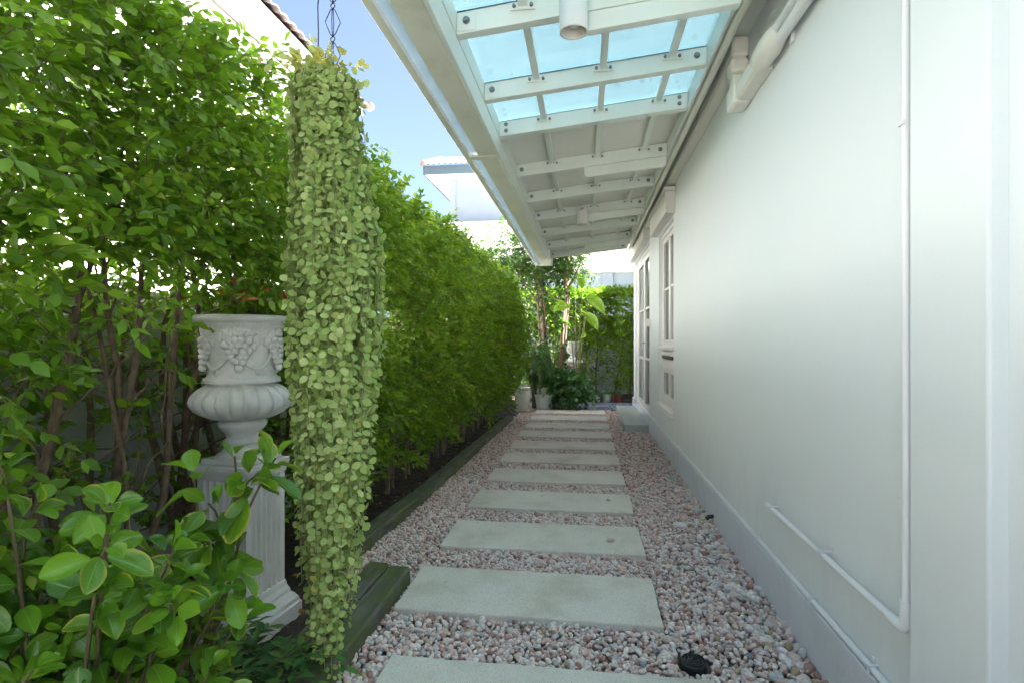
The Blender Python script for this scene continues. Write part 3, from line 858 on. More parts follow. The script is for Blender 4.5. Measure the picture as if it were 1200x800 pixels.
f.box(FX - 0.03, FX + 0.06, YD0 + 0.05, YD1 - 0.05, ZD0 - 0.004, ZD0 + 0.03)
f.build('door_frame', M['frame'], H, bevel=0.003)
# dark fill behind panes so the rooms stay closed
f = MB(); f.box(B + 0.3, B + 0.32, 4.8, 9.0, 0.0, 2.6); f.build('inner_wall', M['wall'], H)

st = MB(); st.box(0.47, 0.759, 6.84, 8.86, -0.05, 0.10)
tag(st.build('door_step', M['stepstone'], bevel=0.008), 'low polished concrete step in front of the glazed door', 'step')

a = MB(); a.box(WX - 0.05, WX - 0.001, 6.86, 6.93, 1.28, 1.37); a.box(WX - 0.055, WX - 0.0495, 6.87, 6.92, 1.295, 1.33)
tag(a.build('sensor_box', M['ivory'], bevel=0.006), 'small ivory sensor box on the wall between door and window', 'sensor')

# ---- pipes on the wall
def clip(mb, p, axis, r):
    """saddle clip round a pipe that runs along axis on the wall"""
    x, y, z = p
    if axis == 'y':
        mb.box(x - r - 0.002, WX - 0.0005, y - 0.006, y + 0.006, z + r - 0.001, z + r + 0.003); mb.box(x - r - 0.004, x - r - 0.0005, y - 0.006, y + 0.006, z - r * 0.6, z + r + 0.003)
        mb.box(WX - 0.004, WX - 0.0007, y - 0.006, y + 0.006, z + r + 0.003, z + r + 0.018)
    else:
        mb.box(x - r - 0.003, x - r, y - r, y + r, z - 0.006, z + 0.006); mb.box(x - r - 0.003, WX - 0.001, y + r, y + r + 0.003, z - 0.006, z + 0.006)
pipe = thing('drain_pipe', (WX, 1.43, 0.41), 'white plastic pipe running down the wall corner and elbowing into a low horizontal run', 'pipe')
px_, py_, pz_, pr = 0.757, 1.432, 0.412, 0.0098
mb = MB(); mb.tube([(px_, py_, 3.4), (px_, py_, 2.0), (px_, py_, pz_ + 0.055)], pr, 16); mb.build('vertical_pipe', M['pvc'], pipe)
mb = MB(); mb.tube([(px_, py_, pz_ + 0.07), (px_, py_, pz_ + 0.03), (px_, py_ + 0.004, pz_ + 0.012), (px_, py_ + 0.013, pz_ + 0.003), (px_, py_ + 0.03, pz_), (px_, py_ + 0.07, pz_)], pr + 0.0032, 16); mb.build('elbow', M['pvc'], pipe)
mb = MB(); mb.tube([(px_, py_ + 0.055, pz_), (px_, 2.0, pz_ + 0.002), (px_, 2.45, pz_ + 0.004)], pr, 16); mb.build('horizontal_pipe', M['pvc'], pipe)
for yy in (1.90, 2.39):
    mb = MB(); clip(mb, (px_, yy, pz_ + 0.003), 'y', pr); mb.build('pipe_clip', M['pvc'], pipe)
for zz in (0.72, 1.62, 2.35):
    mb = MB(); clip(mb, (px_, py_, zz), 'z', pr); mb.build('pipe_clip', M['pvc'], pipe)
cp = MB(); cp.tube([(0.7735, 1.1, 0.2115), (0.7735, 2, 0.2112), (0.7735, 4, 0.2115), (0.7735, 7.0, 0.2112)], 0.0105, 12)
cpipe = thing('conduit_pipe', (0.7735, 1.1, 0.21), 'thin white conduit lying along the top of the grey wall base', 'pipe')
cp.build('pipe_run', M['pvc'], cpipe)
for yy in (1.62, 2.02, 2.62, 3.35, 3.5, 4.5, 5.6, 6.7):
    mb = MB(); mb.box(0.7605, 0.7625, yy - 0.006, yy + 0.006, 0.20, 0.2225); mb.box(0.7605, 0.7855, yy - 0.006, yy + 0.006, 0.2222, 0.2245); mb.box(0.7815, 0.7848, yy + 0.012, yy + 0.026, 0.2225, 0.235)
    mb.build('pipe_clip', M['pvc'], cpipe)
sp = MB(); sp.tube([(0.775, 3.46, 0.055), (0.735, 3.46, 0.05), (0.72, 3.46, 0.035)], [0.011, 0.011, 0.012], 12)
tag(sp.build('drain_spout', M['blackpl']), 'small black drain spout low on the grey wall base', 'spout')

# ---- air-conditioner trunking: one run high on the wall, doubling back through a U of elbows
DZ = 0.042
tr = thing('cable_trunking', (WX, 2.8, 2.5), 'ivory pipe trunking that doubles back through elbows high on the wall', 'trunking')
def trunk(mb, y0, y1, z0, z1):
    pts = [(WX - 0.001, z0), (WX - 0.06, z0), (WX - 0.075, z0 + 0.012), (WX - 0.075, z1 - 0.012), (WX - 0.06, z1), (WX - 0.001, z1)]
    mb.prism(pts, y0, y1, lambda p, q: (p[0], q, p[1]))
mb = MB(); trunk(mb, 2.90, 9.0, 2.445, 2.53); mb.build('trunking_run', M['ivory'], tr, bevel=0.003)
mb = MB(); mb.box(WX - 0.079, WX - 0.0735, 2.95, 9.0, 2.4862, 2.4885); mb.build('seam', M['soffit'], tr)
mb = MB(); mb.box(WX - 0.085, WX - 0.001, 2.80, 2.93, 2.435, 2.54); mb.box(WX - 0.0848, WX - 0.0012, 2.80, 2.905, 2.36, 2.4345); mb.build('elbow', M['ivory'], tr, bevel=0.018)
mb = MB(); mb.box(WX - 0.073, WX - 0.001, 2.815, 2.89, 2.30, 2.358); mb.build('drop_piece', M['ivory'], tr, bevel=0.006)
mb = MB(); mb.box(WX - 0.085, WX - 0.001, 2.76, 2.905, 2.195, 2.299); mb.build('elbow', M['ivory'], tr, bevel=0.018)
mb = MB(); trunk(mb, 2.46, 2.758, 2.203, 2.288); mb.build('trunking_run', M['ivory'], tr, bevel=0.003)
prof = [(0.048, -0.01), (0.050, 0.0), (0.050, 0.05), (0.055, 0.10), (0.052, 0.15), (0.043, 0.20), (0.034, 0.215)]
sl = MB(); sl.lathe(prof, (0, 0, 0), 24)
ex = Matrix.Translation((WX - 0.047, 2.46, 2.246)) @ Matrix.Rotation(R(90), 4, 'X') @ Matrix.Diagonal((0.9, 0.95, 1, 1))
sl.v = [tuple(ex @ Vector(v)) for v in sl.v]
sl.build('sleeve', M['ivory'], tr)
mb = MB(); mb.tube([(WX - 0.055, 2.27, 2.262), (WX - 0.05, 1.6, 2.262), (WX - 0.05, -1.1, 2.262)], 0.017, 12); mb.build('insulated_pipe', M['pvc'], tr)
mb = MB(); mb.tube([(WX - 0.04, 2.27, 2.225), (WX - 0.032, 1.6, 2.225), (WX - 0.032, -1.1, 2.225)], 0.022, 12); mb.build('insulated_pipe', M['pvc'], tr)
mb = MB(); mb.box(WX - 0.015, WX - 0.0008, 2.215, 2.235, 2.19, 2.30); mb.build('pipe_clip', M['pvc'], tr)

for ch in tr.children: ch.location.z += DZ

# ============================================================ THE CANOPY
CN = thing('canopy', (0.0, 4.0, 2.4), 'pale steel lean-to canopy over the path, glass in front and sheet roofing behind', 'canopy')
YC0, YC1 = -1.1, 8.46
XO, XB, XI = -0.753, -0.545, 0.60       # gutter lip, gutter beam face, ledger face
def roofz(x):                            # underside of rafters
    return 2.355 + (x - XB) * (2.475 - 2.355) / (XI - XB)
RH = 0.093
mb = MB(); mb.box(XO, XO + 0.036, YC0, YC1, 2.25, 2.40); mb.build('gutter_lip', M['gutter'], CN, bevel=0.004)
# the two soffit boards of the gutter (joint where glass meets sheet)
for (y0, y1) in ((YC0, 3.405), (3.425, YC1)):
    mb = MB(); mb.box(XO + 0.092, XB - 0.003, y0, y1, 2.25, 2.268); mb.build('gutter_board', M['gutter'], CN, bevel=0.004)
mb = MB(); mb.box(XO + 0.037, XB - 0.002, 3.385, 3.445, 2.243, 2.249); mb.build('joint_plate', M['gutter'], CN, bevel=0.003)
for (y0, y1) in ((YC0, 3.38), (3.45, YC1)):
    mb = MB(); mb.box(XO + 0.037, XO + 0.091, y0, y1, 2.27, 2.276); mb.build('gutter_glazing', M['clear_sheet'], CN)
mb = MB(); mb.box(XO + 0.092, XB - 0.004, YC0, YC1, 2.36, 2.37); mb.box(XO + 0.092, XO + 0.100, YC0, YC1, 2.2685, 2.3595); mb.build('gutter_channel', M['gutterw'], CN)
mb = MB(); mb.box(XB, XB + 0.02, YC0, YC1, 2.245, 2.355); mb.build('gutter_beam', M['steel'], CN, bevel=0.004)
mb = MB(); mb.box(XB + 0.003, XB + 0.022, YC0, YC1, 2.357, 2.45); mb.build('gutter_beam', M['steel'], CN, bevel=0.003)
mb = MB(); mb.box(XO + 0.04, XB + 0.05, YC1 + 0.001, YC1 + 0.02, 2.252, 2.452); mb.build('gutter_end_cap', M['gutter'], CN, bevel=0.004)
# ledger along the wall
mb = MB(); mb.box(XI + 0.0, XI + 0.012, YC0, YC1, 2.47, 2.60); mb.box(XI + 0.013, WX - 0.002, YC0, YC1, 2.585, 2.60); mb.build('ledger', M['steel'], CN)
mb = MB(); mb.tube([(XI + 0.045, YC0, 2.475), (XI + 0.045, 4, 2.476), (XI + 0.045, YC1, 2.475)], 0.019, 10); mb.build('ledger_conduit', M['ivory'], CN)
rafters = [(0.75, 0), (1.60, 0), (2.25, 1), (2.88, 0), (3.40, 2), (4.24, 1), (5.03, 0), (5.79, 3), (6.68, 0), (7.54, 1), (8.40, 0)]
def bolt(mb, c, ax, r=0.013):
    c = Vector(c); d = Vector(ax)
    mb.tube([c, c + d * 0.004], r * 1.35, 14); mb.tube([c + d * 0.004, c + d * 0.013], r, 6)
for (y, kind) in rafters:
    wd = 0.05 if kind != 2 else 0.06
    r_ = MB()
    x0, x1 = XB + 0.0225, XI - 0.001
    vs = [(x0, y - wd / 2, roofz(x0)), (x1, y - wd / 2, roofz(x1)), (x1, y - wd / 2, roofz(x1) + RH), (x0, y - wd / 2, roofz(x0) + RH)]
    vs += [(p[0], y + wd / 2, p[2]) for p in vs]
    r_.add(vs, [(0, 1, 2, 3), (7, 6, 5, 4), (0, 4, 5, 1), (1, 5, 6, 2), (2, 6, 7, 3), (3, 7, 4, 0)])
    ro = r_.build('rafter', M['steel'], CN, bevel=0.003)
    if kind in (1, 3):       # deeper gusset with a rounded corner on the wall half
        xs = -0.01 if kind == 1 else 0.0
        pts = [(xs + 0.025, 0)]
        pts = [(x1 - 0.004, roofz(x1) - 0.002), (xs, roofz(xs) - 0.002)]
        for k in range(7):
            a = math.pi + k / 6 * math.pi / 2
            pts.append((xs + 0.03 + 0.03 * math.cos(a), roofz(xs) - 0.045 + 0.03 * math.sin(a)))
        pts.append((x1 - 0.004, roofz(x1) - 0.075))
        gm = MB(); gm.prism(pts, y - 0.022, y + 0.022, lambda p, q: (p[0], q, p[1])); gm.build('gusset', M['steel'], ro, bevel=0.003)
    for xx in (x0 + 0.04, x1 - 0.05):
        pl = MB(); pl.box(xx - 0.038, xx + 0.04, y - wd / 2 - 0.0045, y - wd / 2 - 0.0005, roofz(xx) + 0.008, roofz(xx) + RH - 0.012)
        pl.build('end_plate', M['steel'], ro)
        for (dz, r_b) in (((0.028, 0.009), (0.066, 0.009)) if kind == 2 else ((0.048, 0.0115),)):
            bl = MB(); bolt(bl, (xx, y - wd / 2 - 0.0045, roofz(xx) + dz), (0, -1, 0), r_b); bl.build('bolt', M['bolt'], ro)
# glazing bars in three lines, bay by bay, with bolted feet
for bay in range(len(rafters) - 1):
    ya, yb = rafters[bay][0] + 0.026, rafters[bay + 1][0] - 0.031
    glass = rafters[bay + 1][0] <= 3.41
    for x in (-0.25, 0.09, 0.43):
        bm_ = MB(); z = roofz(x) + RH
        bm_.box(x - 0.017, x + 0.017, ya, yb, z - 0.034, z - 0.004)
        o = bm_.build('glazing_bar', M['steel'], CN, bevel=0.002)
        if yb < 6.6:
            ft = MB(); ft.box(x - 0.05, x + 0.05, yb - 0.004, yb + 0.0005, z - 0.046, z - 0.016); ft.build('foot', M['steel'], o)
            for q in (-0.035, 0.035):
                ft = MB(); bolt(ft, (x + q, yb - 0.004, z - 0.031), (0, -1, 0), 0.006); ft.build('bolt', M['bolt'], o)
# glass panels and sheet panels
def panel(x0, x1, y0, y1, t, lift=0.001):
    z0, z1 = roofz(x0) + RH + lift, roofz(x1) + RH + lift
    return [(x0, y0, z0), (x1, y0, z1), (x1, y1, z1), (x0, y1, z0), (x0, y0, z0 + t), (x1, y0, z1 + t), (x1, y1, z1 + t), (x0, y1, z0 + t)]
BF = [(3, 2, 1, 0), (4, 5, 6, 7), (0, 1, 5, 4), (1, 2, 6, 5), (2, 3, 7, 6), (3, 0, 4, 7)]
gy = [YC0] + [r[0] for r in rafters if r[0] <= 3.41]
gx = [XB - 0.02, -0.25, 0.09, 0.43, XI + 0.01]
for i in range(len(gy) - 1):
    for j in range(4):
        MB().add(panel(gx[j] + 0.002, gx[j + 1] - 0.002, gy[i] + 0.002, gy[i + 1] - 0.002, 0.008), BF).build('glass_panel', M['canopy_glass'], CN)
    s = MB()
    s.add(panel(XB + 0.025, XI - 0.005, gy[i + 1] - 0.031, gy[i + 1] - 0.027, 0.003, -0.006), BF); s.build('glass_seal', M['seal'], CN)
sy = [3.41, 4.24, 5.03, 5.79, 6.68, 7.54, 8.44]
for i in range(len(sy) - 1):
    for j in range(4):
        MB().add(panel(gx[j] + 0.001, gx[j + 1] - 0.001, sy[i] + 0.001, sy[i + 1] - 0.001, 0.012), BF).build('roof_sheet', M['sheet'], CN)
# thin cable tray on a far rafter
mb = MB(); mb.tube([(0.58, 5.75, 2.45), (0.35, 5.752, 2.445), (0.02, 5.755, 2.43)], 0.006, 8); mb.build('light_cable', M['ivory'], CN)
mb = MB(); mb.box(0.42, 0.56, 7.48, 7.512, 2.40, 2.44); mb.build('junction_box', M['pvc'], CN, bevel=0.004)

# ---- spotlights under the canopy
sp0 = thing('spotlight', (-0.045, 2.17, 2.30), 'white cylinder spotlight hanging under the glass part of the canopy', 'spotlight', 'cylinder spotlights under the canopy')
mb = MB(); mb.lathe([(0.043, 0.035), (0.048, 0.0), (0.055, 0.0), (0.0555, 0.004), (0.0555, 0.166), (0.05, 0.17), (0.001, 0.17)], (0, 0, 0), 40, caps=False)
mb.v = mb.v; c0 = mb.build('can', M['frame'], sp0, world=False)
mb = MB(); mb.lathe([(0.0465, 0.002), (0.040, 0.03), (0.030, 0.055), (0.001, 0.06)], (0, 0, 0), 32, caps=False); mb.build('reflector', M['soffit'], sp0, world=False)
mb = MB(); mb.ball((0, 0, 0.035), 0.023, 20, 12, (1, 1, 0.8)); mb.build('bulb', M['gutterw'], sp0, world=False)
mb = MB()
for k in range(3): mb.bar((0.0, -0.0556, 0.135), (0.018, -0.0526, 0.158), 0.003, 0.0035) if k == 0 else mb.bar((-0.013 * k, -0.0545 + 0.0012 * k, 0.135), (0.018 - 0.013 * k, -0.0552 + 0.0006 * k, 0.158), 0.003, 0.0035)
mb.build('vent_slot', M['seal'], sp0, world=False)
mb = MB(); mb.box(-0.02, 0.02, 0.0, 0.06, 0.171, 0.185); mb.build('mount', M['frame'], sp0, world=False)
sp1 = copy_tree(sp0)
sp1.location = (-0.03, 5.70, 2.29)
sp1['label'] = 'white cylinder spotlight hanging further back under the sheet roofing'

# ============================================================ NEIGHBOURING HOUSES
def tile_roof(name, x0, x1, y0, y1, z, axis, slope, parent, run, pitch=0.24, course=0.33):
    """barrel-tile roof plane: wavy across the eave, stepped at each course. eave along y (axis 'y') or x"""
    a0, a1 = (y0, y1) if axis == 'y' else (x0, x1)
    nu = int((a1 - a0) / pitch * 8); nv = int(run / course)
    us = np.linspace(a0, a1, nu); rows = []
    for j in range(nv):
        rows += [(j * course, 0.035), ((j + 1) * course - 0.002, 0.0)]
    V = []; 
    for (s, lift) in rows:
        for u in us:
            h = 0.045 * (abs(math.sin(math.pi * u / pitch)) ** 0.8) + lift
            V.append((u, s, h))
    V = np.array(V); nr = len(rows)
    cs, sn = math.cos(slope), math.sin(slope)
    out = V[:, 1] * cs - V[:, 2] * sn; up = V[:, 1] * sn + V[:, 2] * cs
    if axis == 'y': W = np.stack([x1 - out, V[:, 0], z + up], -1)     # rises towards -X from x1
    else: W = np.stack([V[:, 0], y0 + out, z + up], -1)               # rises towards +Y from y0
    i = np.arange(nr * nu).reshape(nr, nu)
    F = np.stack([i[:-1, :-1], i[:-1, 1:], i[1:, 1:], i[1:, :-1]], -1).reshape(-1, 4)
    # closed underside
    W2 = W.copy(); W2[:, 2] -= 0.03
    n = len(W)
    F2 = F[:, ::-1] + n
    edge = np.stack([i[0, :-1], i[0, 1:], i[0, 1:] + n, i[0, :-1] + n], -1)
    return np_mesh(name, np.concatenate([W, W2]), [np.concatenate([F, F2, edge])], M['tile'], parent)

# left: two-storey white house with deep eaves
NH = thing('neighbour_house', (-6, 6, 0), 'white house beyond the hedge, seen under deep eaves with a clay tile edge', 'house')
mb = MB(); mb.box(-13, -5.25, -3, 10.35, -0.06, 5.78); mb.build('wall', M['nwall'], NH)
mb = MB(); mb.box(-5.247, -5.15, -3, 10.45, 5.30, 5.50); mb.box(-5.247, -5.05, -3, 10.5, 5.503, 5.74); mb.build('cornice', M['nwall'], NH, bevel=0.01)
mb = MB(); mb.box(-13.2, -4.6, -3, 10.95, 5.783, 5.83); mb.build('soffit', M['soffit'], NH)
mb = MB(); mb.box(-4.598, -4.57, -3, 10.98, 5.76, 5.93); mb.box(-13.2, -4.598, 10.952, 10.98, 5.762, 5.93); mb.build('fascia', M['nwall'], NH)
tile_roof('roof', -9, -4.48, -3, 11.06, 5.93, 'y', R(24), NH, 4.5)
mb = MB(); mb.tube([(-4.46, 11.0, 5.98), (-4.46, 11.12, 5.99)], 0.09, 12); mb.tube([(-4.6, 11.06, 6.02), (-5.4, 11.06, 6.38), (-8.5, 11.06, 7.76)], 0.075, 10); mb.build('ridge_tile', M['tile'], NH)
mb = MB(); mb.prism([(-12.8, 5.84), (-4.9, 5.84), (-8.8, 7.5)], -3, 10.9, lambda p, q: (p[0], q, p[1])); mb.build('gable', M['nwall'], NH)

# middle distance: tall house with tiled eave
MH = thing('neighbour_house', (-3, 26, 0), 'tall pale blue house with tiled roof far behind the hedge', 'house')
mb = MB(); mb.box(-5.95, 3.0, 24.0, 33, 6.2, 8.25); mb.build('upper_wall', M['nblue'], MH)
mb = MB(); mb.box(-5.93, -5.68, 23.96, 23.998, 6.2, 8.2); mb.build('corner_pilaster', M['nblue'], MH, bevel=0.01)
mb = MB(); mb.box(-6.0, 3.4, 23.2, 33, -0.06, 6.19); mb.build('lower_wall', M['nwall'], MH)
mb = MB(); mb.box(-6.85, 3.9, 23.1, 34, 8.253, 8.30); mb.build('soffit', M['nwall'], MH)
mb = MB(); mb.box(-6.87, 3.9, 23.06, 23.098, 8.22, 8.60); mb.box(-6.89, -6.852, 23.06, 34, 8.222, 8.60); mb.build('fascia', M['nfascia'], MH)
tile_roof('roof', -6.95, 3.9, 22.95, 30, 8.60, 'x', R(22), MH, 4.0)
mb = MB(); mb.tube([(-6.9, 22.95, 8.68), (-6.9, 26, 9.85)], 0.12, 10); mb.build('ridge_tile', M['tile'], MH)

# end of the view: low white building with a parapet
RH_ = thing('garden_building', (0, 17, 0), 'low pale blue building with a bright white parapet behind the back hedge', 'building')
mb = MB(); mb.box(-1.6, 6, 16.0, 22, -0.06, 3.05); mb.build('wall', M['nblue'], RH_)
mb = MB(); mb.box(0.50, 0.78, 15.95, 15.998, -0.05, 3.05); mb.build('pilaster', M['nblue'], RH_, bevel=0.01)
mb = MB(); mb.box(-1.75, 6.1, 15.72, 22.1, 3.12, 4.2); mb.build('parapet', M['nwall'], RH_, bevel=0.01)
mb = MB(); mb.box(-1.72, 6.1, 15.76, 22.1, 3.053, 3.117); mb.build('drip_band', M['soffit'], RH_)

# ============================================================ STONE URN ON ITS PEDESTAL
UX, UY = -1.285, 1.945
PR = R(-7)
PD = thing('pedestal', (UX, UY, 0), 'white weathered fluted stone pedestal under the urn', 'pedestal')
def fluted_square(h, nfl, depth):
    pts = []
    for side in range(4):
        a = side * math.pi / 2
        loc = []
        margin = h * 0.2
        step = (2 * h - 2 * margin) / nfl
        loc.append((-h, -h))
        for k in range(nfl):
            s = -h + margin + k * step
            for q in range(9):
                t = q / 8
                loc.append((s + step * (0.12 + 0.76 * t), -h + depth * math.sin(math.pi * t)))
        ca, sa = math.cos(a), math.sin(a)
        pts += [(x * ca - y * sa, x * sa + y * ca) for x, y in loc]
    return pts
mb = MB(); mb.prism(fluted_square(0.105, 6, 0.011), 0.17, 0.60); o = mb.build('shaft', M['pedestal'], PD, world=False); o.rotation_euler.z = PR
def sq_mould(prof):
    m_ = MB(); vs = []; fs = []
    for (h, z) in prof: vs += [(-h, -h, z), (h, -h, z), (h, h, z), (-h, h, z)]
    n_ = len(prof)
    fs = [(i * 4 + k, i * 4 + (k + 1) % 4, (i + 1) * 4 + (k + 1) % 4, (i + 1) * 4 + k) for i in range(n_ - 1) for k in range(4)] + [(3, 2, 1, 0), tuple((n_ - 1) * 4 + k for k in range(4))]
    return m_.add(vs, fs)
o = sq_mould([(0.152, -0.04), (0.152, 0.075), (0.146, 0.082), (0.143, 0.095), (0.132, 0.112), (0.122, 0.122), (0.121, 0.132), (0.113, 0.150), (0.109, 0.172)]).build('base_mould', M['pedestal'], PD, bevel=0.003, world=False); o.rotation_euler.z = PR
o = sq_mould([(0.109, 0.598), (0.111, 0.606), (0.113, 0.618), (0.117, 0.628), (0.119, 0.634), (0.119, 0.652)]).build('cap_mould', M['pedestal'], PD, bevel=0.003, world=False); o.rotation_euler.z = PR

UR = thing('urn', (UX, UY, 0.652), 'pale stone urn with carved grapes and a gadrooned bowl on the fluted pedestal', 'urn')
o = sq_mould([(0.098, 0.0), (0.098, 0.02)]).build('foot_plate', M['stone'], UR, bevel=0.004, world=False); o.rotation_euler.z = PR
prof = [(0.092, 0.020), (0.088, 0.030), (0.075, 0.038), (0.062, 0.050), (0.055, 0.062), (0.056, 0.066), (0.066, 0.071), (0.066, 0.080), (0.057, 0.085), (0.054, 0.093),
        (0.062, 0.108), (0.076, 0.122), (0.083, 0.132), (0.085, 0.142), (0.081, 0.152), (0.070, 0.158)]
mb = MB(); mb.lathe(prof, (0, 0, 0), 64); mb.build('stem', M['stone'], UR, world=False)
bowl = []
for k in range(29):
    t = k / 28
    a = -math.pi / 2 + t * math.pi * 0.95
    rr = 0.068 + 0.114 * max(0, math.cos(a * 0.95)) ** 0.72 if k else 0.066
    bowl.append((rr, 0.158 + 0.138 * (t ** 1.08)))
bowl[0] = (0.066, 0.157)
bowl += [(0.138, 0.298), (0.130, 0.300)]
def gad(j, a):
    w_ = math.sin(math.pi * min(1, j / 28)) ** 0.6 if j < 29 else 0
    return 1 - 0.12 * w_ * (1 - abs(math.sin(a * 10))) ** 1.3
mb = MB(); mb.lathe(bowl, (0, 0, 0), 320, gad); mb.build('bowl', M['stone'], UR, world=False)
bell = [(0.132, 0.299), (0.134, 0.306), (0.132, 0.313), (0.121, 0.317), (0.118, 0.33), (0.117, 0.37), (0.120, 0.42), (0.127, 0.465), (0.137, 0.492), (0.147, 0.503), (0.150, 0.508), (0.150, 0.512), (0.162, 0.517), (0.168, 0.524), (0.168, 0.537), (0.162, 0.543), (0.140, 0.541), (0.132, 0.52), (0.128, 0.46)]
mb = MB(); mb.lathe(bell, (0, 0, 0), 96); mb.build('bell', M['stone'], UR, world=False)
mb = MB(); mb.lathe([(0.132, 0.495), (0.08, 0.505), (0.005, 0.507)], (0, 0, 0), 32); mb.build('soil', M['soil'], UR, world=False)
def on_bell(ang, z, out=0.0):
    r_ = 0.1185 + 0.06 * max(0, (z - 0.40)) + out
    return (r_ * math.cos(ang), r_ * math.sin(ang), z)
for q in range(5):
    a0 = R(-62) + q * 2 * math.pi / 5
    mb = MB(); rnd = random.Random(q)
    for row in range(6):
        cnt = [4, 5, 4, 3, 2, 1][row]
        for k in range(cnt):
            aa = a0 + (k - (cnt - 1) / 2) * 0.165 + rnd.gauss(0, 0.015)
            mb.ball(on_bell(aa, 0.452 - row * 0.0195 + rnd.gauss(0, 0.002), 0.006 + 0.010 * (1 - abs(k - (cnt - 1) / 2) / 3)), 0.0142, 10, 7)
    for (da, dz, s_) in ((-0.30, 0.035, 1), (0.28, 0.04, 1), (0.0, 0.055, 1.2), (-0.45, 0.0, 0.8), (0.46, 0.005, 0.8)):   # vine leaves: lobed lumps
        for k in range(5):
            b_ = k / 5 * 2 * math.pi
            mb.ball(on_bell(a0 + da + 0.085 * s_ * math.cos(b_), 0.445 + dz * 0.8 + 0.012 * s_ * math.sin(b_), 0.004), 0.0135 * s_, 8, 6, (0.9, 0.9, 1.0))
        mb.ball(on_bell(a0 + da, 0.445 + dz * 0.8, 0.006), 0.013 * s_, 8, 6)
    mb.build('grape_relief', M['stone'], UR, world=False)
    mb = MB()
    pts = [on_bell(a0 + 0.12 + t * 1.0, 0.375 - 0.035 * math.sin(t * math.pi) + 0.05 * t * t, 0.003) for t in [i / 14 for i in range(15)]]
    mb.tube(pts, 0.006, 8)
    pts = [on_bell(a0 + 0.55 + 0.10 * math.cos(t * 9) * (1 - t * 0.6), 0.338 + 0.012 * math.sin(t * 9) * (1 - t * 0.6), 0.003) for t in [i / 16 for i in range(17)]]
    mb.tube(pts, 0.0035, 6)
    mb.build('vine_relief', M['stone'], UR, world=False)

# red-leaved plant growing in the urn
UPL = thing('red_flower_plant', (UX, UY, 1.15), 'small plant with red bracts rising out of the stone urn', 'plant')
k = 46
O = np.stack([UX + RS.randn(k) * 0.05, UY + RS.randn(k) * 0.05, 1.16 + RS.rand(k) * 0.08], -1)
D = nrm(np.stack([RS.randn(k) * 0.5 + 0.15, RS.randn(k) * 0.5, 0.8 + RS.rand(k)], -1))
a_ = sprays(O, D, 10, 0.13, 0.05, 0.5, 0.5, 0.32)
build_leaves('foliage', *a_[:5], M['leaf_shrub'], UPL, 1, a_[5]); twig_mesh('stem', a_[6], 0.002, M['greenstem'], UPL)
k = 8
O = np.stack([UX + 0.05 + RS.randn(k) * 0.05, UY - 0.02 + RS.randn(k) * 0.05, 1.22 + RS.rand(k) * 0.06], -1)
b_ = sprays(O, nrm(RS.randn(k, 3) * 0.5 + np.array([0.2, 0, 1])), 8, 0.05, 0.035, 0.2, 0.6, 0.28)
build_leaves('flower', *b_[:5], M['flower'], UPL, 1, b_[5])

